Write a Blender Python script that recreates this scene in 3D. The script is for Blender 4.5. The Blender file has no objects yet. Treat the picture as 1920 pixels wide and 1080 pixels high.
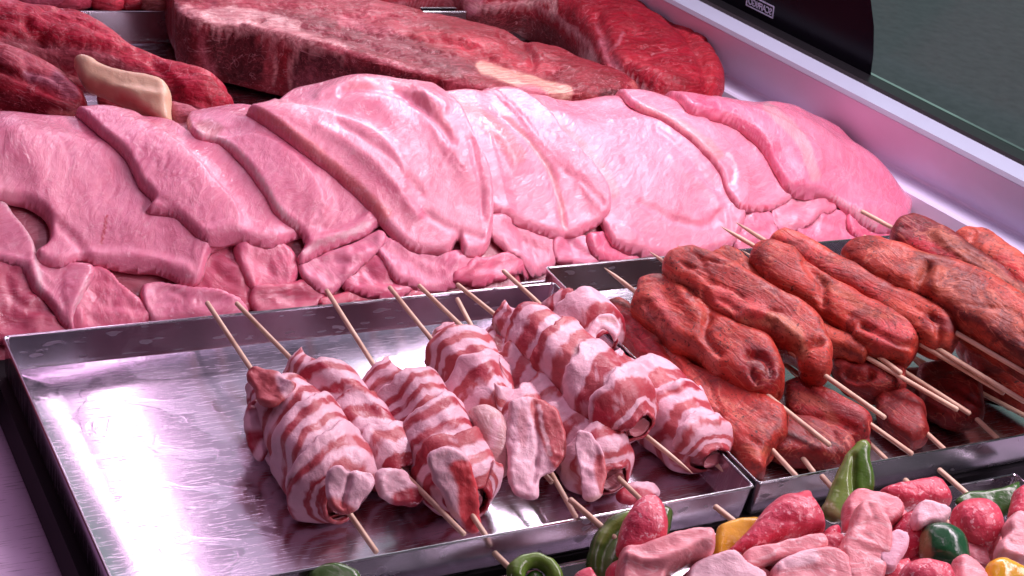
import bpy, math, random
import numpy as np
from mathutils import Matrix, Vector

random.seed(7)
SC = bpy.context.scene
COL = SC.collection

# ------------------------------------------------------------------ camera
V1 = np.array([-1889., -2012.]); V2 = np.array([5240., -515.])
F = math.sqrt(-(V1 @ V2))
YC = np.array([V1[0], V1[1], F]); YC /= np.linalg.norm(YC)
XC = np.array([V2[0], V2[1], F]); XC /= np.linalg.norm(XC)
ZC = np.cross(XC, YC)
R3 = np.array([XC, YC, ZC])            # rows: world axes in camera coordinates
CAM = np.array([-0.20217634, -0.57758114, 0.52882614])
cd = bpy.data.cameras.new('camera'); cam = bpy.data.objects.new('camera', cd); COL.objects.link(cam)
right, down, fwd = R3[:, 0], R3[:, 1], R3[:, 2]
m = Matrix.Identity(4)
for i in range(3):
    m[i][0] = right[i]; m[i][1] = -down[i]; m[i][2] = -fwd[i]; m[i][3] = CAM[i]
cam.matrix_world = m
cd.lens = F / 1920 * 36; cd.sensor_width = 36; cd.clip_start = .01; cd.clip_end = 60
cd.dof.use_dof = True; cd.dof.focus_distance = 1.0; cd.dof.aperture_fstop = 45
SC.camera = cam

def rays(px):
    px = np.atleast_2d(np.asarray(px, float))
    d = np.column_stack([px[:, 0] - 960, px[:, 1] - 540, np.full(len(px), F)])
    return d @ R3.T
def at(px, z=0.0):
    d = rays(px); t = (z - CAM[2]) / d[:, 2]
    return CAM + d * t[:, None]
def at1(x, y, z): return at([(x, y)], z)[0]
def onplane(px, o, n):
    d = rays(px); t = ((o - CAM) @ n) / (d @ n)
    return CAM + d * t[:, None]
def topx(P):
    c = (P - CAM) @ R3
    return np.column_stack([c[:, 0] / c[:, 2] * F + 960, c[:, 1] / c[:, 2] * F + 540])
def mpp(P): return ((P - CAM) @ fwd) / F

# ------------------------------------------------------------------ light
w = bpy.data.worlds.new('World'); SC.world = w; w.use_nodes = True
nt = w.node_tree; nt.nodes.clear()
wo = nt.nodes.new('ShaderNodeOutputWorld'); bg = nt.nodes.new('ShaderNodeBackground')
tc = nt.nodes.new('ShaderNodeTexCoord'); sp = nt.nodes.new('ShaderNodeSeparateXYZ')
nt.links.new(tc.outputs['Generated'], sp.inputs[0])
r1 = nt.nodes.new('ShaderNodeValToRGB'); r2 = nt.nodes.new('ShaderNodeValToRGB')
mp = nt.nodes.new('ShaderNodeMapRange'); mp.inputs[1].default_value = -1; mp.inputs[2].default_value = 1
nt.links.new(sp.outputs['X'], mp.inputs[0]); nt.links.new(mp.outputs[0], r1.inputs[0])
def ramp(n, st):
    e = n.color_ramp.elements
    while len(e) > 1: e.remove(e[-1])
    e[0].position = st[0][0]; e[0].color = (*st[0][1], 1)
    for p, c in st[1:]:
        k = e.new(p); k.color = (*c, 1)
ramp(r1, [(0.0, (.10, .05, .09)), (.28, (.22, .10, .18)), (.46, (.70, .36, .66)), (.64, (.86, .58, .90)), (.71, (.60, .74, .74)), (1, (.42, .56, .54))])
mp2 = nt.nodes.new('ShaderNodeMapRange'); mp2.inputs[1].default_value = -1; mp2.inputs[2].default_value = 1
nt.links.new(sp.outputs['Z'], mp2.inputs[0]); nt.links.new(mp2.outputs[0], r2.inputs[0])
ramp(r2, [(.45, (.02, .015, .02)), (.53, (.12, .10, .12)), (.62, (.7, .7, .7)), (.85, (1, 1, 1))])
mx = nt.nodes.new('ShaderNodeMix'); mx.data_type = 'RGBA'; mx.blend_type = 'MULTIPLY'; mx.inputs[0].default_value = 1
nt.links.new(r1.outputs[0], mx.inputs[6]); nt.links.new(r2.outputs[0], mx.inputs[7])
# the shop behind the photographer is dark
mp3 = nt.nodes.new('ShaderNodeMapRange'); mp3.inputs[1].default_value = -.45; mp3.inputs[2].default_value = .15; mp3.inputs[3].default_value = .16
nt.links.new(sp.outputs['Y'], mp3.inputs[0])
mx3 = nt.nodes.new('ShaderNodeMix'); mx3.data_type = 'RGBA'; mx3.blend_type = 'MULTIPLY'; mx3.inputs[0].default_value = 1
nt.links.new(mx.outputs[2], mx3.inputs[6]); nt.links.new(mp3.outputs[0], mx3.inputs[7]); nt.links.new(mx3.outputs[2], bg.inputs[0]); nt.links.new(bg.outputs[0], wo.inputs[0])
bg.inputs[1].default_value = 0.66

def area(name, loc, size, power, color, target):
    l = bpy.data.lights.new(name, 'AREA'); l.shape = 'RECTANGLE'; l.size, l.size_y = size
    l.energy = power; l.color = color
    o = bpy.data.objects.new(name, l); COL.objects.link(o); o.location = loc
    d = Vector(target) - Vector(loc)
    z = -d.normalized(); y = Vector((0, 1, 0)); x = y.cross(z).normalized(); y = z.cross(x)
    o.matrix_world = Matrix((( x.x, y.x, z.x, loc[0]), (x.y, y.y, z.y, loc[1]), (x.z, y.z, z.z, loc[2]), (0, 0, 0, 1)))
    return o
# the strip lights of the display case run along its length (world y)
area('strip_light_pink', (.25, .70, .43), (.018, 1.9), 1.9, (1, .66, .90), (.25, .55, 0))
area('strip_light_white', (.72, .35, .50), (.10, 2.0), 15.0, (1, .79, .93), (.45, .3, 0))
SC.view_settings.view_transform = 'Standard'; SC.view_settings.look = 'None'
SC.view_settings.exposure = 0; SC.view_settings.gamma = 1

# ------------------------------------------------------------------ numpy noise
def _h(i, j, k, s):
    n = (i * 374761393 + j * 668265263 + k * 2147483647 + s * 144665) & 0xffffffff
    n = ((n ^ (n >> 13)) * 1274126177) & 0xffffffff
    n = (n ^ (n >> 16)) & 0xffff
    return n / 32767.5 - 1
def vn(P, f=1.0, seed=0):
    P = np.asarray(P, float) * f
    if P.shape[-1] == 2: P = np.concatenate([P, np.zeros(P.shape[:-1] + (1,))], -1)
    I = np.floor(P).astype(np.int64); t = P - I; t = t * t * t * (t * (t * 6 - 15) + 10)
    i, j, k = I[..., 0], I[..., 1], I[..., 2]; u, v, q = t[..., 0], t[..., 1], t[..., 2]
    L = lambda a, b, c: a + (b - a) * c
    return L(L(L(_h(i, j, k, seed), _h(i+1, j, k, seed), u), L(_h(i, j+1, k, seed), _h(i+1, j+1, k, seed), u), v),
             L(L(_h(i, j, k+1, seed), _h(i+1, j, k+1, seed), u), L(_h(i, j+1, k+1, seed), _h(i+1, j+1, k+1, seed), u), v), q)
def fb(P, f=1.0, seed=0, o=3):
    a, s, r = 1., 0., 0.
    for q in range(o):
        r = r + a * vn(P, f * 2 ** q, seed + q * 17); s += a; a *= .5
    return r / s
def sst(x, a, b):
    t = np.clip((x - a) / (b - a), 0, 1); return t * t * (3 - 2 * t)

def catmull(P, step, closed=True):
    P = np.asarray(P, float); n = len(P); out = []
    for i in range(n if closed else n - 1):
        if closed: p0, p1, p2, p3 = P[i-1], P[i], P[(i+1) % n], P[(i+2) % n]
        else: p0, p1, p2, p3 = P[max(i-1, 0)], P[i], P[i+1], P[min(i+2, n-1)]
        m_ = max(2, int(np.linalg.norm(p2 - p1) / step))
        t = (np.arange(m_) / m_)[:, None]
        out.append(.5 * ((2*p1) + (p2-p0)*t + (2*p0-5*p1+4*p2-p3)*t**2 + (-p0+3*p1-3*p2+p3)*t**3))
    if not closed: out.append(P[-1:])
    return np.vstack(out)

def straight(P, step, rounds=3):
    """resample an outline with straight sides and only slightly eased corners"""
    P = np.asarray(P, float); out = []
    for i in range(len(P)):
        a, b = P[i], P[(i + 1) % len(P)]; m_ = max(1, int(np.linalg.norm(b - a) / step))
        out.append(a + (b - a) * (np.arange(m_) / m_)[:, None])
    O = np.vstack(out)
    for _ in range(rounds): O = .5 * O + .25 * np.roll(O, 1, 0) + .25 * np.roll(O, -1, 0)
    return O

def segdist(Q, P, closed=True):
    """distance and nearest point of Q on polyline P"""
    A = P; B = np.roll(P, -1, 0)
    if not closed: A, B = P[:-1], P[1:]
    best = np.full(len(Q), 1e9); near = np.zeros((len(Q), 2))
    for a, b in zip(A, B):
        ab = b - a; l2 = ab @ ab + 1e-18
        t = np.clip(((Q - a) @ ab) / l2, 0, 1)
        c = a + t[:, None] * ab; d = ((Q - c) ** 2).sum(1)
        k = d < best; best[k] = d[k]; near[k] = c[k]
    return np.sqrt(best), near
def inside(Q, P):
    r = np.zeros(len(Q), bool); x, y = Q[:, 0], Q[:, 1]; n = len(P)
    for i in range(n):
        x1, y1 = P[i]; x2, y2 = P[(i+1) % n]
        if y1 == y2: continue
        c = ((y1 > y) != (y2 > y)) & (x < (x2 - x1) * (y - y1) / (y2 - y1) + x1)
        r ^= c
    return r

# ------------------------------------------------------------------ object helpers
def link(name, me, mat, parent=None):
    o = bpy.data.objects.new(name, me); COL.objects.link(o)
    if mat: me.materials.append(mat)
    if parent: o.parent = parent
    return o
def mk(name, V, Fq, mat, parent=None, col=None, uv=None, smooth=True):
    """one mesh object; vertices are world coordinates"""
    V = np.asarray(V, float)
    org = np.array(parent.location) if parent is not None else np.array([V[:, 0].mean(), V[:, 1].mean(), V[:, 2].min()])
    V = V - org
    me = bpy.data.meshes.new(name)
    Fl = [tuple(f) for f in Fq]
    me.from_pydata(V.tolist(), [], Fl)
    if smooth: me.polygons.foreach_set('use_smooth', [True] * len(me.polygons))
    if col is not None:
        a = me.color_attributes.new('col', 'FLOAT_COLOR', 'POINT')
        c = np.ones((len(V), 4)); c[:, :3] = col
        a.data.foreach_set('color', c.ravel())
    if uv is not None:
        a = me.attributes.new('grain', 'FLOAT_VECTOR', 'POINT')
        c = np.zeros((len(V), 3)); c[:, :uv.shape[1]] = uv
        if uv.shape[1] == 2: c[:, 2] = V[:, 2]
        a.data.foreach_set('vector', c.ravel())
    me.update()
    o = link(name, me, mat, parent)
    if parent is None: o.location = org
    return o
def tag(o, label=None, cat=None, group=None, kind=None):
    if label: o['label'] = label
    if cat: o['category'] = cat
    if group: o['group'] = group
    if kind: o['kind'] = kind
    return o
def empty(name, loc, label, cat, group=None):
    o = bpy.data.objects.new(name, None); COL.objects.link(o); o.location = loc; o.empty_display_size = .02
    return tag(o, label, cat, group)

# ------------------------------------------------------------------ materials
class NT:
    def __init__(s, name):
        s.m = bpy.data.materials.new(name); s.m.use_nodes = True; s.t = s.m.node_tree
        s.b = s.t.nodes['Principled BSDF']
    def n(s, ty, **kw):
        x = s.t.nodes.new('ShaderNode' + ty)
        for k, v in kw.items(): setattr(x, k, v)
        return x
    def l(s, a, b): s.t.links.new(a, b)
    def noise(s, vec, scale, detail=3, dist=0.0, rough=.55):
        x = s.n('TexNoise'); x.inputs['Scale'].default_value = scale; x.inputs['Detail'].default_value = detail
        x.inputs['Distortion'].default_value = dist; x.inputs['Roughness'].default_value = rough
        if vec is not None: s.l(vec, x.inputs['Vector'])
        return x
    def mapping(s, vec, scale, rot=(0, 0, 0)):
        x = s.n('Mapping'); x.inputs['Scale'].default_value = scale; x.inputs['Rotation'].default_value = rot
        s.l(vec, x.inputs['Vector']); return x.outputs[0]
    def rng(s, val, a, b, c, d):
        x = s.n('MapRange'); s.l(val, x.inputs[0])
        for i, v in enumerate((a, b, c, d)): x.inputs[i + 1].default_value = v
        return x.outputs[0]
    def mix(s, fac, a, b, mode='MIX'):
        x = s.n('Mix', data_type='RGBA', blend_type=mode)
        for sock, v in ((x.inputs[0], fac), (x.inputs[6], a), (x.inputs[7], b)):
            if isinstance(v, bpy.types.NodeSocket): s.l(v, sock)
            elif isinstance(v, (int, float)): sock.default_value = v
            else: sock.default_value = (*v, 1)
        return x.outputs[2]
    def math(s, op, a, b=None):
        x = s.n('Math', operation=op)
        for sock, v in ((x.inputs[0], a), (x.inputs[1], b)):
            if v is None: continue
            if isinstance(v, bpy.types.NodeSocket): s.l(v, sock)
            else: sock.default_value = v
        return x.outputs[0]
    def bump(s, h, strength, dist, prev=None):
        x = s.n('Bump'); x.inputs['Strength'].default_value = strength; x.inputs['Distance'].default_value = dist
        s.l(h, x.inputs['Height'])
        if prev is not None: s.l(prev, x.inputs['Normal'])
        return x.outputs[0]

def meat(name, sss=.25, rough=(.28, .5), fib=(40, 700), fibs=.5, vary=.25, dark=(.7, .35, .4), specks=None,
         lump=.4, coatr=.12, veins=None, coatb=.75, radius=(.004, .0018, .0015), flecks=None, coat=.12, wet=.5, spec=.45):
    q = NT(name); b = q.b
    col = q.n('Attribute', attribute_name='col').outputs['Color']
    gr = q.n('Attribute', attribute_name='grain').outputs['Vector']
    ob = q.n('NewGeometry').outputs['Position']
    # bend the grain a little so that fibres run in curves
    wv = q.noise(ob, 18, 2)
    off = q.n('VectorMath', operation='SCALE'); q.l(wv.outputs['Color'], off.inputs[0]); off.inputs[3].default_value = .03
    g2 = q.n('VectorMath', operation='ADD'); q.l(gr, g2.inputs[0]); q.l(off.outputs[0], g2.inputs[1])
    fibre = q.noise(q.mapping(g2.outputs[0], (fib[0], fib[1], fib[1] * .6)), 1, 3, .6)
    big = q.noise(ob, 30, 3); mid = q.noise(ob, 130, 3, .5); fine = q.noise(ob, 900, 2)
    c = q.mix(q.rng(big.outputs[0], .35, .7, 0, vary), col, dark, 'MULTIPLY')
    c = q.mix(q.rng(fibre.outputs[0], .42, .62, vary * .9, 0), c, dark, 'MULTIPLY')
    if flecks:
        f1 = q.noise(ob, flecks[1], 2, .3)
        c = q.mix(q.rng(f1.outputs[0], flecks[2], flecks[2] + .05, 0, .8), c, flecks[0])
    if veins:
        for vc, vs, vw, va in veins:
            q1 = q.noise(q.mapping(g2.outputs[0], vs), 1, 3, .8)
            ln = q.rng(q.math('ABSOLUTE', q.math('SUBTRACT', q1.outputs[0], .5)), 0, vw, va, 0)
            c = q.mix(ln, c, vc)
    if specks:
        f1 = q.noise(ob, 480, 2); f2 = q.noise(ob, 60, 2)
        a = q.math('MULTIPLY', q.rng(f1.outputs[0], specks[1], specks[1] + .04, 0, 1), q.rng(f2.outputs[0], .4, .6, .35, 1))
        c = q.mix(a, c, specks[0])
        f3 = q.noise(ob, 38, 6, .8, .75)
        c = q.mix(q.rng(f3.outputs[0], .50, .60, 0, .8), c, specks[2], 'MULTIPLY')
    q.l(c, b.inputs['Base Color'])
    r = q.noise(ob, 60, 4, .5)
    q.l(q.rng(r.outputs[0], .35, .65, rough[0], rough[1]), b.inputs['Roughness'])
    b.inputs['Subsurface Weight'].default_value = sss
    b.inputs['Subsurface Radius'].default_value = (1, .3, .25); b.inputs['Subsurface Scale'].default_value = radius[0]
    b.inputs['Specular IOR Level'].default_value = spec
    b.inputs['Coat Weight'].default_value = coat; b.inputs['Coat Roughness'].default_value = coatr
    n1 = q.bump(big.outputs[0], lump, .006)
    n2 = q.bump(mid.outputs[0], lump, .0016, n1)
    n3 = q.bump(fibre.outputs[0], fibs, .0009, n2)
    g3 = q.noise(q.mapping(g2.outputs[0], (80, 230, 230)), 1, 3, 1.2)
    n3 = q.bump(g3.outputs[0], .14, .0011, n3); n5 = q.bump(g3.outputs[0], coatb, .0022, n3)
    n4 = q.bump(fine.outputs[0], wet, .0003, n3)
    q.l(n4, b.inputs['Normal']); q.l(n5, b.inputs['Coat Normal'])
    return q.m

def simple(name, col, rough=.5, metal=0, bump=None, vary=0, spec=.5):
    q = NT(name); b = q.b
    b.inputs['Base Color'].default_value = (*col, 1); b.inputs['Roughness'].default_value = rough
    b.inputs['Metallic'].default_value = metal; b.inputs['Specular IOR Level'].default_value = spec
    ob = q.n('NewGeometry').outputs['Position']
    if vary:
        n = q.noise(ob, 25, 4)
        q.l(q.mix(q.rng(n.outputs[0], .3, .7, 0, vary), col, tuple(x * .5 for x in col)), b.inputs['Base Color'])
    if bump:
        n = q.noise(ob, bump[0], 3); q.l(q.bump(n.outputs[0], bump[1], .001), b.inputs['Normal'])
    return q.m

def steel(name, base=(.58, .56, .60), rough=.20, wet=False, brush=(3, 500, 500)):
    q = NT(name); b = q.b
    b.inputs['Metallic'].default_value = 1
    ob = q.n('NewGeometry').outputs['Position']
    br = q.noise(q.mapping(ob, brush), 1, 3)
    sm = q.noise(ob, 14, 4, .6)
    h = q.math('MULTIPLY', br.outputs[0], .25)
    nrm = q.bump(h, .02, .0004)
    rr = q.rng(sm.outputs[0], .35, .68, rough * .9, rough * 1.2)
    # hairline scratches in many directions
    prev = None
    for k, (ang, sc) in enumerate(((.3, 55), (1.25, 70), (2.1, 60), (2.8, 85), (.85, 75))):
        v = q.noise(q.mapping(ob, (sc * .6, sc * 22, 10), (0, 0, ang)), 1, 2, .15, .5)
        line = q.rng(v.outputs[0], .685, .72, 0, 1)
        prev = line if prev is None else q.math('MAXIMUM', prev, line)
    rr = q.math('ADD', rr, q.math('MULTIPLY', prev, .25))
    nrm = q.bump(prev, .12, .0002, nrm)
    basec = q.mix(q.rng(sm.outputs[0], .4, .7, 0, .3), base, tuple(x * .7 for x in base))
    basec = q.mix(q.math('MULTIPLY', prev, .5), basec, (.16, .14, .17))
    if wet:   # smeared juice lying on part of the floor
        j = q.noise(q.mapping(ob, (14, 26, 10)), 1, 5, 1.2)
        gx = q.n('SeparateXYZ'); q.l(ob, gx.inputs[0])
        left = q.rng(gx.outputs['X'], .04, .20, .14, -.08)
        jj = q.math('ADD', j.outputs[0], left)
        mask = q.rng(jj, .54, .57, 0, 1)
        rr = q.math('SUBTRACT', rr, q.math('MULTIPLY', mask, rough * .22))
        basec = q.mix(q.math('MULTIPLY', mask, .12), basec, (.42, .25, .32))
        rip = q.noise(ob, 90, 3, 1)
        nrm = q.bump(mask, .07, .0003, nrm)
        nrm = q.bump(q.math('MULTIPLY', rip.outputs[0], mask), .06, .0004, nrm)
    q.l(rr, b.inputs['Roughness']); q.l(nrm, b.inputs['Normal']); q.l(basec, b.inputs['Base Color'])
    return q.m

M = {}
M['chicken'] = meat('raw_chicken', sss=.22, rough=(.30, .5), fib=(32, 300), fibs=.28, vary=.36, dark=(.84, .44, .56), lump=.15, coat=.75, coatr=.08, wet=.05, coatb=1.0,
                    veins=[((.88, .50, .56), (18, 50, 50), .014, .30), ((.90, .36, .44), (14, 60, 60), .06, .22)])
M['beef'] = meat('raw_beef', veins=[((.78, .36, .40), (16, 45, 45), .008, .35), ((.62, .13, .16), (40, 260, 260), .03, .30), ((.10, .004, .010), (22, 110, 110), .04, .35)], sss=.04, rough=(.42, .7), fib=(30, 500), fibs=.3, vary=.7, dark=(.5, .18, .25), lump=.9,
                 flecks=((.60, .16, .20), 330, .70), wet=.3, coat=.15, coatr=.15, spec=.25)
M['bacon'] = meat('raw_bacon', sss=.06, rough=(.35, .55), fib=(25, 300), fibs=.35, vary=.18, dark=(.8, .55, .6), lump=.5)
M['marinated'] = meat('marinated_meat', veins=[((.62, .20, .12), (14, 60, 60), .02, .5), ((.16, .015, .012), (16, 70, 70), .04, .4)], sss=.04, rough=(.42, .68), fib=(25, 260), fibs=.8, vary=.5, dark=(.55, .28, .20), lump=.55,
                      specks=((.07, .010, .006), .615, (.40, .16, .12)), coat=.10, wet=.6)
M['sausage'] = meat('minced_meat', sss=.2, rough=(.3, .5), fib=(60, 60), fibs=.3, vary=.3, dark=(.7, .3, .4), lump=.9, coat=.3,
                    flecks=((.82, .42, .45), 340, .60), wet=.6)
M['pork'] = meat('raw_pork', veins=[((.86, .58, .58), (20, 70, 70), .02, .6)], coatb=.8, coat=.4, sss=.15, rough=(.35, .6), fib=(25, 250), fibs=.4, vary=.22, dark=(.85, .5, .55), lump=.4)
M['fat'] = meat('beef_fat', sss=.3, rough=(.35, .5), fib=(20, 80), fibs=.2, vary=.12, dark=(.9, .7, .6), lump=.25)
M['pepper'] = meat('pepper_flesh', sss=.15, rough=(.12, .3), fib=(20, 40), fibs=.15, vary=.3, dark=(.5, .6, .3), lump=.25, coat=.15, wet=.2)
M['steel'] = steel('tray_steel')
M['steel_wet'] = steel('tray_steel_wet', base=(.68, .63, .72), wet=True, rough=.21)
M['steel_deck'] = steel('deck_steel', base=(.70, .60, .72), rough=.42)
M['plastic'] = simple('lavender_plastic', (.70, .71, .90), .42, vary=.08, bump=(60, .05))
M['plastic_white'] = simple('white_plastic', (.44, .50, .62), .35, vary=.08)
M['rubber'] = simple('black_rubber', (.012, .012, .014), .35)
M['frit'] = simple('black_glass_print', (.004, .004, .008), .25, spec=.12)
M['ink'] = simple('pale_print', (.45, .52, .68), .5)
M['greenfloor'] = simple('green_floor', (.40, .52, .45), .6, vary=.5, bump=(8, .2))
def wood():
    q = NT('bamboo_stick'); b = q.b
    gr = q.n('Attribute', attribute_name='grain').outputs['Vector']
    n = q.noise(q.mapping(gr, (900, 40, 900)), 1, 3)
    g = q.noise(gr, 60, 2)
    c = q.mix(q.rng(n.outputs[0], .35, .65, 0, 1), (.80, .62, .45), (.62, .42, .28))
    c = q.mix(q.rng(g.outputs[0], .45, .7, 0, .4), c, (.42, .16, .12), 'MULTIPLY')
    q.l(c, b.inputs['Base Color']); b.inputs['Roughness'].default_value = .5
    q.l(q.bump(n.outputs[0], .4, .0004), b.inputs['Normal'])
    return q.m
M['wood'] = wood()
gq = NT('case_glass'); gq.t.nodes.remove(gq.b)
_t = gq.n('BsdfTransparent'); _t.inputs[0].default_value = (.84, .93, .90, 1); _g = gq.n('BsdfGlossy'); _g.inputs['Roughness'].default_value = .01
_f = gq.n('Fresnel'); _f.inputs[0].default_value = 1.14; _m = gq.n('MixShader')
gq.l(_f.outputs[0], _m.inputs[0]); gq.l(_t.outputs[0], _m.inputs[1]); gq.l(_g.outputs[0], _m.inputs[2]); gq.l(_m.outputs[0], gq.t.nodes['Material Output'].inputs[0])
M['glass'] = gq.m

# ------------------------------------------------------------------ generic patch (outline -> thick body)
def patch(poly, step):
    lo = poly.min(0) - step * 1.5; hi = poly.max(0) + step * 1.5
    nx = int((hi[0] - lo[0]) / step) + 1; ny = int((hi[1] - lo[1]) / step) + 1
    gx, gy = np.meshgrid(lo[0] + np.arange(nx) * step, lo[1] + np.arange(ny) * step, indexing='ij')
    Q = np.column_stack([gx.ravel(), gy.ravel()])
    ins = inside(Q, poly); d, near = segdist(Q, poly)
    I = ins.reshape(nx, ny)
    cell = I[:-1, :-1] | I[1:, :-1] | I[:-1, 1:] | I[1:, 1:]
    # soften the distance field away from the rim, so that no ridge shows where opposite rims meet
    D = np.where(ins, d, 0).reshape(nx, ny); gg = Q - near; gl = np.linalg.norm(gg, axis=1)
    gg = np.where(ins[:, None], gg / np.maximum(gl, 1e-9)[:, None], 0)
    sg = max(2., .0045 / step)
    Db = Heap.blur(D, sg); wt = sst(D, .0, .009); D = D * (1 - wt) + Db * wt
    Gb = [Heap.blur(gg[:, k].reshape(nx, ny), max(1.5, .003 / step)).ravel() for k in (0, 1)]
    Gs = np.column_stack(Gb)
    d = np.where(ins, D.ravel(), 0)
    ii, jj = np.nonzero(cell)
    quad = np.column_stack([ii*ny+jj, (ii+1)*ny+jj, (ii+1)*ny+jj+1, ii*ny+jj+1])
    used = np.unique(quad); remap = -np.ones(nx * ny, int); remap[used] = np.arange(len(used))
    quad = remap[quad]
    ins = ins[used]; d = d[used].copy(); near = near[used]; Q = Q[used].copy()
    Q[~ins] = near[~ins]; d[~ins] = 0
    g = np.where(ins[:, None], Gs[used], 0)
    return Q, d, g, ins, quad

def sandwich(top, bot, ins, quad):
    """close top and bottom sheets, sharing the rim vertices"""
    n = len(top); idx = np.arange(n); bi = idx.copy()
    inn = np.nonzero(ins)[0]; bi[inn] = n + np.arange(len(inn))
    V = np.vstack([top, bot[inn]])
    return V, np.vstack([quad, bi[quad][:, ::-1]]), inn

def ragged(P, amp, seed, freq=90):
    """push an outline in and out a little"""
    T = np.roll(P, -1, 0) - np.roll(P, 1, 0); T /= np.maximum(np.linalg.norm(T, axis=1), 1e-9)[:, None]
    N = np.column_stack([T[:, 1], -T[:, 0]])
    return P + N * (amp * fb(P, freq, seed, 3))[:, None]

def paint(V, base, regions, seed=0):
    """pigment of a body: base colour and outlined areas of fat, bone, skin"""
    c = np.tile(np.array(base, float), (len(V), 1))
    if not regions: return c
    px = topx(V)
    wob = np.column_stack([fb(V, 70, seed + 3), fb(V, 70, seed + 9)])
    for r in regions:
        kind, pts, colr, width = r[:4]; wa = r[4] if len(r) > 4 else 5
        q = px + wob * wa
        P = catmull(pts, 12, kind == 'a')
        d, _ = segdist(q, P, kind == 'a')
        if kind == 'a':
            sd = np.where(inside(q, P), d, -d); a = sst(sd, -width, width)
        else: a = 1 - sst(d, width * .5, width)
        a = a[:, None]; c = c * (1 - a) + np.array(colr) * a
    return c

def carve(V, nrm, lines, seed=0, scale=1.0):
    """grooves (negative) and ridges (positive): (points px, depth m, width px)"""
    if not lines: return V
    px = topx(V); h = np.zeros(len(V))
    px = px + np.column_stack([fb(V, 60, seed + 5), fb(V, 60, seed + 6)]) * 5
    for pts, dep, wid in lines:
        d, _ = segdist(px, catmull(pts, 12, False), False)
        h += dep * scale * np.exp(-(d / wid) ** 2)
    return V + nrm * h[:, None]

def folds(U, f, depth, width, seed):
    """thin wandering creases, longer along the grain (U: coordinates along / across)"""
    W = U + .004 * np.column_stack([fb(U, 60, seed + 41), fb(U, 60, seed + 42)])
    a = fb(W * np.array(f), 1, seed + 43, 3)
    m_ = sst(fb(U, 30, seed + 44), -.1, .35)
    return -depth * np.exp(-(a / width) ** 2) * m_

def basis(A, B, tilt=.5):
    d = B - A; d /= np.linalg.norm(d)
    c = (A + B) / 2; tc_ = CAM - c; tc_ /= np.linalg.norm(tc_)
    m_ = tilt * tc_ + (1 - tilt) * np.array([0, 0, 1.])
    n = m_ - (m_ @ d) * d; n /= np.linalg.norm(n)
    e2 = np.cross(n, d)
    return d, e2, n

def inflate(name, px, A, B, T, R, mat, parent=None, base=(.5, .1, .1), regions=None, lines=None, tilt=.5,
            Tb=None, step=.0016, rag=.0012, noise=.0012, nf=45, seed=0, q=1.0, floor=None, grain=0, bend=0, up=False, sharpen=1.0, fold=None, gain=1.0, lin=False):
    """body traced as an outline on a plane through A,B (each px,py,z); T front half thickness, R rim width"""
    A = at1(*A); B = at1(*B)
    d, e2, n = basis(A, B, tilt)
    if up: d = np.array([1., 0, 0]); e2 = np.array([0, 1., 0]); n = np.array([0, 0, 1.])
    P3 = onplane(px, A, n)
    P = np.column_stack([(P3 - A) @ d, (P3 - A) @ e2])
    P = ragged(straight(P, .002) if lin else catmull(P, .004), rag, seed)
    Q, dd, g, ins, quad = patch(P, step)
    Tb = T if Tb is None else Tb
    u = np.clip(dd / R, 0, 1); ph = u * math.pi / 2
    # soften the ridge where opposite rims meet
    act = R * (1 - np.cos(ph) ** sharpen)
    sh = np.clip(1 - u, 0, 1)
    Q2 = Q - g * ((dd - np.minimum(act, dd)) * 0.85)[:, None] * sst(sh, 0, .3)[:, None]
    h = np.sin(ph) ** q
    c = np.cos(grain); s_ = np.sin(grain)
    def place(sgn, tt):
        z = sgn * tt * h
        V = A + Q2[:, :1] * d + Q2[:, 1:] * e2 + z[:, None] * n
        if bend: V = V + n * (bend * (Q2[:, 0] ** 2))[:, None]
        return V
    top = place(1, T); bot = place(-1, Tb)
    sd = np.random.RandomState(seed).rand(3) * 10
    nt_ = n * h[:, None] - np.column_stack([g @ np.array([1, 0]), g @ np.array([0, 1])]) @ np.array([d, e2]) * (1 - h[:, None]) * .8
    nl = (fb(top + sd, nf, seed, 4))
    top = top + nt_ * (nl * noise * sst(dd, 0, R * .3 + 1e-6))[:, None]
    if fold:
        top = top + nt_ * (folds(Q2, fold[0], fold[1], fold[2], seed) * sst(dd, 0, .002))[:, None]
    top = carve(top, n[None, :] * sst(dd, 0, R * .25 + 1e-6)[:, None], lines, seed)
    V, Fq, inn = sandwich(top, bot, ins, quad)
    if floor is not None:
        V[:, 2] = np.where(V[:, 2] < floor + .004, floor + .0008 + .0032 * np.exp((V[:, 2] - floor - .004) / .004), V[:, 2])
    uv = np.column_stack([Q[:, 0] * c + Q[:, 1] * s_, -Q[:, 0] * s_ + Q[:, 1] * c]); uv = np.vstack([uv, uv[inn]]) + seed * .37
    colr = paint(V, base, regions, seed)
    fatty = sst(colr[:, 1] / colr[:, 0], .38, .52)[:, None]; colr = colr * (np.asarray(gain) * (1 - fatty) + fatty)
    return mk(name, V, Fq, mat, parent, colr, uv)

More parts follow.
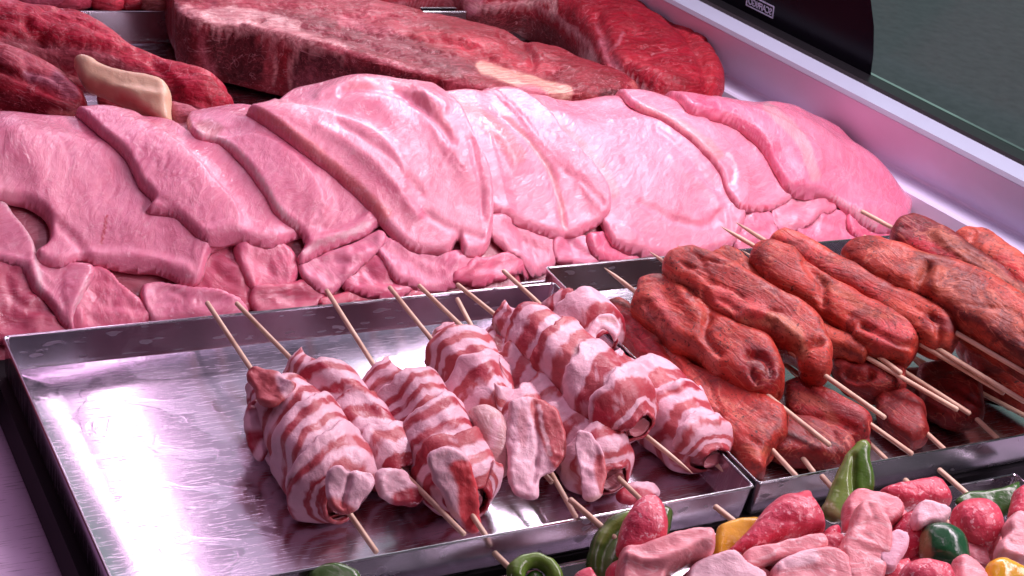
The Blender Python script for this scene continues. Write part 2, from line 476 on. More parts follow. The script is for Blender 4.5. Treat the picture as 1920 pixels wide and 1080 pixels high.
# ------------------------------------------------------------------ heap (draped pieces)
class Heap:
    def __init__(s, x0, x1, y0, y1, H0, st=.0015):
        s.x0, s.y0, s.st = x0, y0, st
        s.nx = int((x1 - x0) / st); s.ny = int((y1 - y0) / st)
        X, Y = np.meshgrid(x0 + np.arange(s.nx) * st, y0 + np.arange(s.ny) * st, indexing='ij')
        s.X, s.Y = X, Y; s.H = H0(X, Y)
    def samp(s, H, x, y):
        i = np.clip((x - s.x0) / s.st, 0, s.nx - 1.001); j = np.clip((y - s.y0) / s.st, 0, s.ny - 1.001)
        a = i.astype(int); b = j.astype(int); u = i - a; v = j - b
        return H[a, b]*(1-u)*(1-v) + H[a+1, b]*u*(1-v) + H[a, b+1]*(1-u)*v + H[a+1, b+1]*u*v
    def hit(s, px, off):
        H = s.blur(s.H, 3)
        d = rays(px); out = []
        for r in d:
            t0 = (.16 - CAM[2]) / r[2]; t1 = (-.04 - CAM[2]) / r[2]
            t = np.linspace(t0, t1, 500); P = CAM + r * t[:, None]
            c = P[:, 2] - s.samp(H, P[:, 0], P[:, 1]) - off
            k = np.nonzero(c < 0)[0]
            ok = (P[:, 1] < .47)
            if len(k) and P[k[0], 1] < .47: out.append(P[k[0]])
            else:
                c2 = np.where(ok, c, 9); k = int(np.argmin(c2)); p = P[k].copy(); p[1] += .03; out.append(p)
        out = np.array(out); out[:, 1] += .028 * sst(out[:, 1], .385, .43)
        return out
    @staticmethod
    def blur(H, sg):
        r = int(sg * 2.5) + 1; k = np.exp(-.5 * (np.arange(-r, r + 1) / sg) ** 2); k /= k.sum()
        A = np.pad(H, r, mode='edge')
        A = np.apply_along_axis(lambda v: np.convolve(v, k, 'valid'), 0, A)
        return np.apply_along_axis(lambda v: np.convolve(v, k, 'valid'), 1, A)
    def lay(s, name, px, t, R, mat, base, label, cat='chicken fillet', regions=None, lines=None, seed=0, drape=4, grain=0, rag=.0015,
            noise=.0012, group=None):
        t = t * .66; R = R * .50; P3 = s.hit(px, t * .6)
        P = ragged(catmull(P3[:, :2], .004), rag, seed)
        Q, d, g, ins, quad = patch(P, s.st)
        Hs = s.blur(s.H, drape); base_h = np.maximum(s.H * .45 + Hs * .55, Hs) + .0006
        bh = s.samp(base_h, Q[:, 0], Q[:, 1])
        ph = np.clip(d / R, 0, 1) * math.pi / 2
        hh = np.sin(ph) ** .8
        dc = np.minimum(d, R); Q2 = Q - g * ((dc - np.minimum(R * (1 - np.cos(ph)), dc)) * .7)[:, None]
        taper = .8 + .25 * sst(d, .004, .035)
        body = t * hh * taper * (1 + .25 * vn(np.column_stack([Q, np.full(len(Q), seed)]), 28, seed))
        top = np.column_stack([Q2, bh + body])
        nz = np.tile([0, -.45, .9], (len(Q), 1))
        top = top + nz * (noise * fb(top, 55, seed, 4) * sst(d, 0, .006))[:, None]
        c = np.cos(grain); s_ = np.sin(grain)
        UU = np.column_stack([Q[:, 0]*c + Q[:, 1]*s_, -Q[:, 0]*s_ + Q[:, 1]*c])
        top = top + nz * (folds(UU, (14, 45), .0005, .09, seed) * sst(d, 0, .006))[:, None]
        top = top + nz * (folds(UU, (40, 200), .0004, .14, seed + 5) * sst(d, 0, .006))[:, None]
        top = carve(top, nz * sst(d, 0, .004)[:, None], lines, seed, .62)
        bot = np.column_stack([Q2, bh])
        V, Fq, inn = sandwich(top, bot, ins, quad)
        # write back into the height field
        i = np.round((Q2[:, 0] - s.x0) / s.st).astype(int); j = np.round((Q2[:, 1] - s.y0) / s.st).astype(int)
        ok = (i >= 0) & (i < s.nx) & (j >= 0) & (j < s.ny)
        np.maximum.at(s.H, (i[ok], j[ok]), top[ok, 2])
        c = np.cos(grain); s_ = np.sin(grain)
        uv = np.column_stack([Q[:, 0]*c + Q[:, 1]*s_, -Q[:, 0]*s_ + Q[:, 1]*c]); uv = np.vstack([uv, uv[inn]]) + seed * .37
        colr = paint(V, base, regions, seed)
        rim = np.concatenate([d, d[inn]])
        colr = colr * (1 + .10 * (1 - sst(rim, 0, .005)))[:, None]
        o = mk(name, V, Fq, mat, None, colr, uv)
        return tag(o, label, cat, group)

# ------------------------------------------------------------------ tubes
def frame(d):
    d = d / np.linalg.norm(d); z = np.array([0, 0, 1.]); e1 = z - (z @ d) * d; e1 /= np.linalg.norm(e1); e2 = np.cross(d, e1)
    return d, e1, e2
def stick(A, B, parent=None, r=.0016, point=None, name='skewer_stick'):
    """bamboo stick; point: None, 'A', 'B' for the sharpened end"""
    A = np.array(A); B = np.array(B); d, e1, e2 = frame(B - A); L = np.linalg.norm(B - A)
    s = [0, .0006] + list(np.linspace(.004, L - .004, 14)) + [L - .0006, L]
    rr = [r * .75, r] + [r] * 14 + [r, r * .75]
    if point == 'A': s = [0, .004, .012, .022] + list(np.linspace(.03, L - .001, 12)) + [L]; rr = [r*.12, r*.4, r*.8, r] + [r]*12 + [r*.8]
    if point == 'B': s = [0] + list(np.linspace(.001, L - .03, 12)) + [L-.022, L-.012, L-.004, L]; rr = [r*.8] + [r]*12 + [r, r*.8, r*.4, r*.12]
    n = 12; V = []; U = []; sag = (random.random() - .5) * .003
    for a, q in zip(s, rr):
        for k in range(n):
            t = 2 * math.pi * k / n
            V.append(A + d * a + (e1 * math.cos(t) + e2 * math.sin(t)) * q + e1 * sag * math.sin(math.pi * a / L)); U.append((math.cos(t) * r, a, math.sin(t) * r))
    Fq = [(i*n+k, i*n+(k+1) % n, (i+1)*n+(k+1) % n, (i+1)*n+k) for i in range(len(s)-1) for k in range(n)]
    Fq += [tuple(range(n))[::-1], tuple((len(s)-1)*n + k for k in range(n))]
    return mk(name, V, Fq, M['wood'], parent, None, np.array(U) + random.random() * 5)

FLOOR = -.024
FAT = np.array([.80, .50, .56]); LEAN = np.array([.38, .02, .042]); LEAN2 = np.array([.50, .10, .105])

def softfloor(V, fl):
    V[:, 2] = np.where(V[:, 2] < fl + .004, fl + .0008 + .0032 * np.exp((V[:, 2] - fl - .004) / .004), V[:, 2]); return V

def bacon_body(parent, axis, rad, seed, pitch=.033, width=.052, flip=False, shear=.35, pattern=0, redness=0., squash=.92, core=True, gap=None):
    """rashers wound round a chicken core. axis: points (px,py,z); rad: radii in px along it"""
    rs = np.random.RandomState(seed)
    C = np.array([at1(*a) for a in axis]); sc = np.mean([mpp(c) for c in C])
    if flip: C = C[::-1]; rad = rad[::-1]
    Cs = catmull(C, .002, False); seg = np.r_[0, np.cumsum(np.linalg.norm(np.diff(Cs, axis=0), axis=1))]; L = seg[-1]
    rr = np.array(rad) * sc * .88
    def cen(s):
        s_ = np.clip(s, 0, L); P = np.column_stack([np.interp(s_, seg, Cs[:, k]) for k in range(3)])
        ex = (s - s_)[:, None]; D = C[-1] - C[0]; D = D / np.linalg.norm(D); return P + ex * D
    def rho(s): return np.interp(s / L, np.linspace(0, 1, len(rr)), rr)
    d, e1, e2 = frame(C[-1] - C[0])
    th = .0024
    def shell(s, t, extra):
        x_ = s / L; fade = sst(x_, -.05, .3) * (1 - sst(x_, .7, 1.05))
        sh = s + shear * fade * np.interp(x_, [0, 1], [rr[0], rr[-1]]) * np.cos(t - 1.0 + seed)
        if flip: edge = .25 + .75 * sst(x_, -.06, .03); edge = edge * (1 - .55 * sst(x_, .85, 1.06))
        else: edge = (.38 + .62 * sst(x_, -.06, .2) ** .8) * (1 - .50 * sst(s - L, -.009, .006) ** 1.5)
        base = rho(s) * edge + extra
        lum = 1 + .12 * vn(np.column_stack([np.cos(t) * 1.2, np.sin(t) * 1.2, s * 28]), 1, seed) + .05 * vn(np.column_stack([np.cos(t) * 3, np.sin(t) * 3, s * 90]), 1, seed + 5)
        r = base * lum
        return cen(sh) + (np.cos(t) * r * squash)[:, None] * e1 + (np.sin(t) * r)[:, None] * e2
    if core:
        n, k = 60, 48
        S, T_ = np.meshgrid(np.linspace(-.006, L + (.006 if flip else .0075), n), np.arange(k) / k * 2 * np.pi, indexing='ij')
        S = S.ravel(); T_ = T_.ravel()
        V = shell(S, T_, -.0022)
        # close the ends
        c0 = V[:k].mean(0); c1 = V[-k:].mean(0); i0 = len(V)
        V = np.vstack([V, c0 - d * .004, c1 + d * .004]); V = softfloor(V, FLOOR)
        Fq = [(i*k+j, (i+1)*k+j, (i+1)*k+(j+1) % k, i*k+(j+1) % k) for i in range(n-1) for j in range(k)]
        Fq += [(i0, (j+1) % k, j) for j in range(k)] + [(i0+1, (n-1)*k+j, (n-1)*k+(j+1) % k) for j in range(k)]
        colr = np.tile([.50, .16, .18], (len(V), 1)); a = sst(fb(V, 60, seed), -.2, .5)[:, None]; colr = colr * (1-a) + np.array([.60, .30, .31]) * a
        mk('chicken_core', V, Fq, M['pork'], parent, colr, np.column_stack([V[:, 0], V[:, 1]]) + seed)
    # rashers, each about two and a half turns
    turns_all = (L + .004) / pitch; t0 = 0.; ri = 0
    while t0 < turns_all - .3:
        tn = min(1.6 + rs.rand() * 1.3, turns_all - t0 + .2)
        nb = 34; na = int(tn * 100)
        b = np.linspace(0, 1, nb); loop_b = np.r_[b, b[::-1]]; side = np.r_[np.ones(nb), np.zeros(nb)]
        side[0] = .7; side[nb-1] = .7; side[nb] = .3; side[-1] = .3
        th0 = t0 * 2 * np.pi + rs.rand() * .3
        AA = np.linspace(0, tn * 2 * np.pi, na)
        A2, Lb = np.meshgrid(AA, np.arange(2 * nb), indexing='ij'); A2 = A2.ravel(); Lb = Lb.ravel()
        bb = loop_b[Lb]; sd = side[Lb]
        wv = width * (1 + .18 * vn(np.column_stack([A2 * 1.1, A2 * 0, A2 * 0 + ri]), 1, seed))
        wv = wv * (.55 + .45 * np.clip(np.minimum(A2, AA[-1] - A2) / .5, 0, 1) ** .5)
        ruff = .0032 * vn(np.column_stack([A2 * 2.2, bb * 1.5, A2 * 0 + ri * 3]), 1, seed + 2) + .0012 * vn(np.column_stack([A2 * 9, bb * 2, A2 * 0]), 1, seed + 3)
        s = (t0 + A2 / (2 * np.pi)) * pitch - width * .35 + bb * wv + ruff
        lift = th * (.2 + 2.0 * (1 - bb)) + .0012 * vn(np.column_stack([A2 * 1.7, bb * 3, A2 * 0 + 7]), 1, seed + 4) * (1 - bb)
        lift = lift + .0016 * (bb < .1) * np.maximum(0, vn(np.column_stack([A2 * 1.3, A2 * 0, A2 * 0]), 1, seed + 8))
        s = np.where(s > L, L + (s - L) * .25, s); s = np.where(s < 0, s * .4, s)
        V = shell(s, A2 + th0, lift + sd * th)
        V = softfloor(V, FLOOR)
        k = 2 * nb
        Fq = [(i*k+j, (i+1)*k+j, (i+1)*k+(j+1) % k, i*k+(j+1) % k) for i in range(na-1) for j in range(k)]
        Fq += [tuple(range(k)), tuple((na-1)*k + j for j in range(k))[::-1]]
        # fat and lean bands along the rasher
        x = bb + .16 * vn(np.column_stack([A2 * .22, A2 * 0, A2 * 0 + ri * 2]), 1, seed + 10) + .08 * vn(np.column_stack([A2 * .6, bb * 1.2, A2 * 0 + ri]), 1, seed + 11) + .02 * vn(np.column_stack([A2 * 5, bb * 9, A2 * 0]), 1, seed + 12)
        pats = [[(-.3, 1), (.17, 0), (.31, 1), (.47, 0), (.60, 1), (.74, 0), (1.3, 0)],
                [(-.3, 0), (.17, 1), (.33, 0), (.50, 1), (.66, 0), (1.3, 1)],
                [(-.3, 1), (.26, 0), (.55, 1), (.72, 0), (1.3, 1)],
                [(-.3, 1), (.12, 0), (.22, 1), (.40, 0), (.56, 1), (.74, 0), (1.3, 1)]]
        pt = pats[(pattern + ri) % 4]
        f = np.zeros(len(x)); e = .014
        for q in range(len(pt)):
            v = pt[q][1]; a = sst(x, pt[q][0] - e, pt[q][0] + e)
            f = f * (1 - a) + v * a
        sp_ = sst(fb(np.column_stack([A2 * 2.5, bb * 9, A2 * 0 + ri]), 1, seed + 31, 3), .36, .5) * .5
        f = np.maximum(f, sp_)
        ln = LEAN * (1 - .0) + (LEAN2 - LEAN) * np.clip(.5 + fb(V, 45, seed + 6)[:, None] * 1.2 - redness, 0, 1)
        ft = FAT * (1 + .07 * fb(V, 60, seed + 9)[:, None])
        colr = ln * (1 - f[:, None]) + ft * f[:, None]
        mk('bacon_rasher', V, Fq, M['bacon'], parent, colr, np.column_stack([A2 * .02, bb * .035]) + seed + ri)
        t0 += tn - .12; ri += 1

# ================================================================== the setting
def boxm(name, lo, hi, mat, parent=None, bev=0.0):
    x0, y0, z0 = lo; x1, y1, z1 = hi
    V = [(x0,y0,z0),(x1,y0,z0),(x1,y1,z0),(x0,y1,z0),(x0,y0,z1),(x1,y0,z1),(x1,y1,z1),(x0,y1,z1)]
    Fq = [(0,3,2,1),(4,5,6,7),(0,1,5,4),(1,2,6,5),(2,3,7,6),(3,0,4,7)]
    o = mk(name, V, Fq, mat, parent, smooth=False)
    if bev:
        b = o.modifiers.new('b', 'BEVEL'); b.width = bev; b.segments = 2
    return o
tag(boxm('counter_deck', (-1.2, -.8, -.075), (.80, 1.6, -.052), M['steel_deck']), kind='structure')
M['shade_black'] = simple('shade_black', (.008, .007, .009), .55, spec=.2)
tag(boxm('tray_shade_block', (-.004, .0015, -.0515), (.80, .274, -.0272), M['shade_black']), 'added black block for the shade under the bacon and marinated trays', 'shade block')  # added block; its black stands for the shade under and beside the trays

def rrect(x0, x1, y0, y1, r, n=6):
    P = []
    for cx, cy, a0 in ((x1-r, y1-r, 0), (x0+r, y1-r, 90), (x0+r, y0+r, 180), (x1-r, y0+r, 270)):
        for k in range(n + 1):
            a = math.radians(a0 + 90 * k / n); P.append((cx + r * math.cos(a), cy + r * math.sin(a)))
    return P
def tray(x0, x1, y0, y1, zt, fl, zb, label, mat='steel', rot=0, group='stainless steel trays in the display case', cor=.0028):
    t = empty('steel_tray', ((x0+x1)/2, (y0+y1)/2, zb), label, 'tray', group)
    def loft(name, rings, capa, capb, mt):
        V = []; 
        for off, z, rr in rings: V += [(a, b, z) for a, b in rrect(x0+off, x1-off, y0+off, y1-off, rr)]
        n = 28; Fq = [(i*n+k, i*n+(k+1) % n, (i+1)*n+(k+1) % n, (i+1)*n+k) for i in range(len(rings)-1) for k in range(n)]
        if capa: Fq.append(tuple(range(n))[::-1])
        if capb: Fq.append(tuple((len(rings)-1)*n + k for k in range(n)))
        o = mk(name, V, Fq, mt, t); md = o.modifiers.new('e', 'EDGE_SPLIT'); md.split_angle = math.radians(35); return o
    body = [(.003, zb, cor), (.0015, fl, cor), (.0006, zt - .0016, cor), (.0013, zt - .0016, cor), (.0034, fl + .004, cor), (.0044, fl + .0012, cor), (.0075, fl, cor), (.03, fl, cor)]
    loft('tray_body', body, True, True, M[mat])
    loft('rim', [(.0013, zt - .0018, cor), (.0003, zt - .0018, cor), (-.0003, zt - .0008, cor), (.0003, zt, cor), (.0008, zt, cor), (.0014, zt - .0006, cor), (.0013, zt - .0018, cor)], False, False, M['steel'])
    return t
tray(0, .3895, .0005, .252, 0, FLOOR, -.0268, 'half empty steel tray holding the bacon wrapped skewers', 'steel_wet')
tray(.393, .80, .002, .273, .0005, FLOOR, -.0268, 'steel tray on the right piled with red marinated skewers')
tray(-.02, .62, -.30, -.004, -.027, -.047, -.0515, 'low steel tray at the front edge holding the mixed meat and pepper kebabs')
tray(-.30, .79, .290, .515, -.022, -.03, -.05, 'long steel tray buried under the heap of pale pink fillets')
tray(-.30, .80, .522, .785, .0, -.032, -.05, 'dark steel tray at the back holding the red beef cuts')
tray(-.30, .80, .795, 1.10, .0, -.032, -.05, 'farthest steel tray behind the beef with small pink pieces')

# moulded edge of the case with the front glass
LD = np.array([-.19623, .98056, 0.]); LN = np.array([.98056, .19623, 0.])
def ledge_pt(px, z): 
    P = at1(*px, z); return P @ LN, z
prof = [ledge_pt((1700, 354), -.002)]
a_, z_ = prof[0]
prof = [(a_ - .002, -.05), (a_ - .002, -.004), (a_, -.002), ledge_pt((1700, 335), .0), None]
b_ = prof[3][0]; prof[4] = (b_ + .0015, .0)
fc = ledge_pt((1700, 238), .052); sl = ledge_pt((1700, 203), .060); sf = ledge_pt((1700, 178), .066)
prof += [(b_ + .004, .0015), (b_ + .0045, .004), fc, (fc[0] + .003, fc[1] + .003), (sl[0], sl[1] + .0005), (sl[0] + .012, sl[1] + .0005), (sl[0] + .012, -.06), (a_ - .002, -.06)]
def extrude(name, pr, y0, y1, mat, parent, smooth=False):
    V = [LN * p[0] + LD * s + np.array([0, 0, p[1]]) for s in (y0, y1) for p in pr]; n = len(pr)
    Fq = [(k, (k+1) % n, n + (k+1) % n, n + k) for k in range(n)] + [tuple(range(n))[::-1], tuple(range(n, 2*n))]
    return mk(name, V, Fq, mat, parent, smooth=smooth)
case = empty('display_case_front', tuple(LN * sl[0] + np.array([0, 0, -.06])), 'lavender plastic edge of the display case with black bordered front glass', 'display case')
extrude('plastic_ledge', prof, -.9, 1.6, M['plastic'], case)
extrude('ledge_cap', [(fc[0] - .0015, fc[1] + .001), (sl[0] + .001, sl[1] + .001), (sl[0] + .001, sl[1] + .0022), (fc[0] - .001, fc[1] + .0055)][::-1], -.9, 1.6, M['plastic_white'], case)
g0 = sl[0]; g1 = sf[0]
extrude('rubber_seal', [(g0 - .001, sl[1] + .001), (g0 + .001, sl[1] + .005), (g1, sf[1]), (g1 + .006, sf[1]), (g1 + .008, sl[1] + .001)], -.9, 1.6, M['rubber'], case)
# glass leans inwards; everything on it is placed in the pane's own plane
GO = LN * (g1 + .004) + np.array([0, 0, sf[1] - .001]); GU = (np.array([0, 0, 1.]) - LN * .22); GU /= np.linalg.norm(GU); GN = np.cross(LD, GU)
def gp(s, h, o): return GO + LD * s + GU * h + GN * o
def gslab(name, pts, o0, o1, mat, parent):
    n = len(pts); V = [gp(a, b, o) for o in (o0, o1) for a, b in pts]
    Fq = [(k, (k+1) % n, n+(k+1) % n, n+k) for k in range(n)] + [tuple(range(n))[::-1], tuple(range(n, 2*n))]
    return mk(name, V, Fq, mat, parent, smooth=False)
def gl_px(px):
    P = onplane([px], GO, GN)[0] - GO; return P @ LD, P @ GU
glass = gslab('front_glass', [(-.9, 0), (1.6, 0), (1.6, .6), (-.9, .6)], 0, .006, M['glass'], case)
eb = [gl_px(p) for p in ((1633, 140), (1638, 100), (1639, 50), (1633, 0), (1622, -60), (1605, -130))]
sgn = -1 if (onplane([(1700, 300)], GO, GN)[0] - CAM) @ GN > 0 else 1
o0, o1 = (-.0006, -.0001) if sgn == -1 else (.0061, .0066)
gslab('black_border', [(1.55, .0), (eb[0][0], .0)] + eb + [(1.55, eb[-1][1])], o0, o1, M['frit'], case)
# mirrored lettering printed on the border
q0 = np.array(gl_px((1453, 12))); q1 = np.array(gl_px((1453, 36))); q2 = np.array(gl_px((1400, 6)))
hh = abs(q1[1] - q0[1]); ww = abs(q2[0] - q0[0])
lo = (q0[0], q1[1]); tO0, tO1 = (o0 - .0005, o0 - .0001) if sgn == -1 else (o1 + .0001, o1 + .0005)
th_ = hh * .09
def frame_rect(a0, a1, b0, b1):
    gslab('logo_frame', [(a0, b0), (a1, b0), (a1, b1), (a0, b1)], tO0, tO1, M['ink'], case)
frame_rect(lo[0], lo[0] + ww, lo[1], lo[1] + th_); frame_rect(lo[0], lo[0] + ww, lo[1] + hh - th_, lo[1] + hh)
frame_rect(lo[0], lo[0] + th_, lo[1] + th_, lo[1] + hh - th_); frame_rect(lo[0] + ww - th_, lo[0] + ww, lo[1] + th_, lo[1] + hh - th_)
fc_ = bpy.data.curves.new('logo_lettering', 'FONT'); fc_.body = 'SCAFRIGO'; fc_.size = hh * .74; fc_.extrude = .0001; fc_.space_character = .9; fc_.offset = hh * .012
to = bpy.data.objects.new('t', fc_); COL.objects.link(to); bpy.context.view_layer.update()
me = bpy.data.meshes.new_from_object(to.evaluated_get(bpy.context.evaluated_depsgraph_get())); bpy.data.objects.remove(to)
vs = np.array([v.co[:] for v in me.vertices]); fs = [tuple(p.vertices) for p in me.polygons]
tw = vs[:, 0].max() - vs[:, 0].min(); k_ = ww * .86 / tw
# the lettering faces the customers, so it runs away from the lower end seen from inside
VV = [gp(lo[0] + ww * .07 + (v[0] - vs[:, 0].min()) * k_, lo[1] + hh * .22 + v[1], (tO0 + tO1) / 2 + v[2]) for v in vs]
mk('logo_lettering', VV, fs, M['ink'], case, smooth=False)

tag(boxm('shop_floor', (.9, -6, -1.1), (9, 9, -1.0), M['greenfloor']), kind='structure')

# ================================================================== beef
BEEF = (.55, .018, .048)
def bcut(name, px, z, A, B, T, R, label, cat, **kw):
    o = inflate(name, px, A, B, T, R, M['beef'], None, **kw); tag(o, label, cat); return o
# pieces in the farthest tray
bits = [((20, -30), (120, -40), (170, 5), (160, 17), (60, 18), (30, 10)), ((95, -30), (160, -20), (175, 10), (130, 20), (98, 12)), ((165, -20), (215, -25), (235, 15), (190, 20), (168, 8)),
        ((222, -20), (265, -20), (268, 17), (230, 17)), ((262, -14), (320, -16), (330, 16), (268, 18))]
bl = ['round pink piece at the far left of the farthest tray', 'smooth pink ball shaped piece beside the tray rim', 'coarse red piece in the middle of the farthest tray', 'small dark red piece in the farthest tray', 'brownish pink piece next to the big steak in the farthest tray']
bc = [(.62, .12, .2), (.6, .08, .14), (.7, .06, .1), (.4, .02, .04), (.42, .16, .13)]
for k, b in enumerate(bits):
    c = np.mean(b, 0)
    o = inflate('meat_piece', b, (c[0]-30, c[1], .006), (c[0]+30, c[1], .006), .028, .022, M['beef'], None, base=bc[k], seed=200+k, tilt=.5, step=.003)
    tag(o, bl[k], 'meat', 'pieces of meat in the farthest tray')

tb2 = [(640, -120), (650, -40), (680, 2), (740, 4), (790, -6), (840, -12), (880, 2), (930, 10), (985, 6), (1030, 22), (1072, 50), (1100, 85), (1112, 118), (1140, 150), (1190, 172), (1235, 192), (1330, 192),
       (1358, 165), (1340, 128), (1322, 85), (1295, 55), (1262, 20), (1230, -10), (1200, -60), (1150, -120)]
o = inflate('beef_steak', tb2, (700, 40, .012), (1250, 120, .012), .024, .016, M['beef'], None, base=BEEF, seed=11, tilt=.0, up=True, step=.002, noise=.005, nf=22, Tb=.045, gain=np.array([.72, .55, .62]), fold=((12, 50), .004, .07),
  regions=[('a', [(800, 20), (850, 20), (870, 50), (880, 100), (830, 90), (790, 50)], (.30, .05, .06), 6),
           ('a', [(860, 20), (930, 15), (1010, 35), (1060, 70), (1090, 110), (1040, 110), (900, 70)], (.20, .012, .02), 8),
           ('a', [(865, -10), (905, -5), (900, 20), (880, 28), (868, 15)], (.75, .35, .42), 5),
           ('l', [(700, 12), (760, 8), (850, 5), (870, 8)], (.62, .28, .30), 9),
           ('l', [(870, 8), (920, 12), (985, 8), (1030, 26), (1075, 55), (1105, 90), (1118, 125), (1140, 160)], (.74, .40, .40), 7),
           ('l', [(990, 8), (1010, 0), (1040, 5), (1035, 25)], (.78, .55, .50), 9),
           ('a', [(1088, 95), (1112, 100), (1120, 130), (1100, 128), (1085, 112)], (.60, .38, .36), 4),
           ('l', [(1130, 80), (1145, 110), (1165, 150), (1215, 185), (1240, 192)], (.66, .26, .30), 14),
           ('l', [(1155, 135), (1190, 160), (1230, 190)], (.78, .50, .50), 6),
           ('l', [(1120, 50), (1140, 90), (1150, 90), (1170, 60)], (.70, .25, .28), 4),
           ('l', [(1270, 20), (1300, 60), (1330, 120), (1345, 170)], (.72, .05, .08), 26),
           ('l', [(1150, 100), (1220, 120), (1320, 150)], (.66, .05, .08), 10)],
  lines=[([(1180, -20), (1240, 20), (1290, 70), (1322, 130), (1325, 190)], -.005, 8), ([(1120, 30), (1140, 80), (1150, 110), (1180, 150), (1230, 190)], -.007, 9), ([(1200, 110), (1260, 130), (1330, 150)], -.002, 6),
         ([(1160, 20), (1200, 60), (1280, 100)], .003, 30), ([(880, 20), (900, 50), (905, 90)], -.004, 8), ([(985, 20), (1000, 60), (1005, 90)], -.004, 8)])
tag(o, 'thick red beef steak with a ring of bone, at the back against the plastic ledge', 'steak', 'beef steaks in the back tray')

tb1 = [(318, -90), (326, 0), (334, 22), (360, 36), (400, 44), (440, 50), (480, 60), (530, 72), (585, 86), (650, 104), (720, 124), (790, 142), (850, 156), (905, 168), (965, 178), (1050, 176), (1110, 182), (1170, 180), (1196, 166),
       (1180, 148), (1140, 130), (1085, 112), (1040, 92), (985, 84), (950, 60), (905, 48), (840, 34), (780, 20), (720, 8), (660, -12), (560, -80)]
o = inflate('beef_steak', tb1, (400, 44, .03), (1100, 160, .012), .004, .010, M['beef'], None, base=(.40, .03, .05), seed=12, up=True, step=.002, noise=.0035, nf=35, Tb=.058, gain=np.array([.72, .48, .58]), fold=((12, 50), .004, .07),
  regions=[
   ('a', [(330, -40), (560, -60), (760, 20), (800, 45), (700, 80), (600, 75), (480, 45), (370, 25)], (.62, .14, .17), 20, 16),
   ('a', [(480, 20), (600, 30), (760, 70), (860, 110), (900, 130), (860, 140), (700, 100), (560, 70), (470, 45)], (.40, .13, .14), 10, 12),
   ('l', [(345, 20), (400, 36), (440, 42), (490, 56), (540, 66), (600, 82), (640, 95)], (.84, .52, .50), 17, 5),
   ('l', [(400, 25), (470, 25), (550, 50)], (.76, .48, .46), 16, 10),
   ('l', [(600, 80), (660, 100), (730, 118), (800, 135)], (.66, .25, .26), 8, 8),
   ('l', [(640, 40), (700, 55), (760, 60)], (.78, .34, .36), 10),
   ('a', [(340, 40), (375, 50), (372, 100), (392, 150), (345, 120)], (.30, .02, .035), 5),
   ('a', [(390, 55), (440, 58), (500, 70), (500, 140), (440, 155), (400, 130), (388, 90)], (.15, .015, .022), 6),
   ('l', [(368, 45), (382, 60), (372, 85), (385, 110), (400, 140)], (.62, .22, .24), 7),
   ('l', [(490, 75), (512, 80), (505, 110), (500, 160)], (.62, .16, .16), 12),
   ('l', [(510, 80), (515, 120), (512, 155)], (.74, .38, .36), 5),
   ('a', [(525, 85), (545, 82), (550, 160), (528, 158)], (.5, .03, .05), 5),
   ('a', [(552, 95), (600, 92), (660, 110), (740, 130), (840, 160), (850, 185), (750, 170), (600, 178), (550, 160)], (.15, .03, .04), 8),
   ('a', [(545, 135), (600, 138), (680, 145), (650, 180), (545, 170)], (.36, .13, .15), 8),
   ('l', [(545, 160), (543, 120), (556, 95), (580, 84)], (.70, .38, .36), 5),
   ('a', [(850, 150), (960, 172), (970, 200), (850, 190)], (.66, .20, .22), 6, 9),
   ('l', [(905, 124), (950, 140), (1010, 160), (1060, 172)], (.86, .62, .44), 17, 4),
   ('a', [(970, 160), (1010, 165), (1040, 185), (970, 190)], (.80, .34, .40), 6),
   ('a', [(1080, 172), (1130, 180), (1130, 200), (1080, 200)], (.5, .12, .10), 4),
   ('a', [(1128, 168), (1180, 170), (1185, 200), (1128, 200)], (.16, .02, .03), 6),
   ('l', [(1185, 155), (1196, 170), (1190, 195)], (.68, .26, .2), 7),
   ('a', [(740, 55), (850, 60), (930, 75), (980, 110), (1060, 125), (980, 135), (900, 110), (800, 80)], (.72, .09, .12), 10)],
  lines=[([(640, 50), (740, 70), (860, 85), (940, 120), (1040, 145)], -.004, 7), ([(940, 65), (985, 90), (1000, 120)], -.004, 7), ([(480, 40), (600, 60), (700, 90), (820, 130)], -.0025, 6),
         ([(700, 20), (800, 50), (930, 90)], .004, 22), ([(1000, 100), (1080, 130), (1160, 155)], .005, 20), ([(500, 10), (600, 20), (700, 40)], -.002, 5), ([(430, 45), (520, 62), (600, 84)], .002, 6)])
tag(o, 'long bone-in beef steak with pale fat edge lying across the middle of the back tray', 'steak', 'beef steaks in the back tray')

o = inflate('beef_roast', [(-90, -60), (0, 4), (40, 8), (52, 26), (95, 32), (150, 40), (205, 66), (245, 100), (300, 122), (350, 135), (400, 155), (432, 185), (437, 212), (400, 228), (345, 242), (320, 200), (250, 170), (150, 160), (60, 150), (-90, 160)],
  (0, 60, .035), (430, 190, .012), .030, .030, M['beef'], None, base=(.58, .022, .065), seed=13, tilt=.35, fold=((14, 60), .004, .08), step=.002, noise=.006, nf=28, rag=.002,
  regions=[('a', [(0, 70), (60, 75), (180, 95), (280, 130), (330, 165), (300, 175), (200, 140), (60, 120), (-20, 110)], (.36, .075, .10), 8, 14),
           ('l', [(60, 120), (90, 128), (120, 140), (150, 150)], (.74, .30, .30), 8, 10), ('l', [(320, 195), (350, 205), (390, 215)], (.62, .2, .26), 16, 10)],
  lines=[([(0, 60), (80, 78), (200, 90), (290, 125), (330, 165), (345, 210)], -.005, 7), ([(-20, 110), (60, 125), (140, 135), (200, 150)], -.006, 9), ([(240, 110), (300, 130), (340, 165)], .003, 12), ([(50, 40), (60, 62), (80, 70)], -.006, 8)])
tag(o, 'large bright red beef cut with a dark muscle band at the far left', 'beef', 'beef cuts at the left')
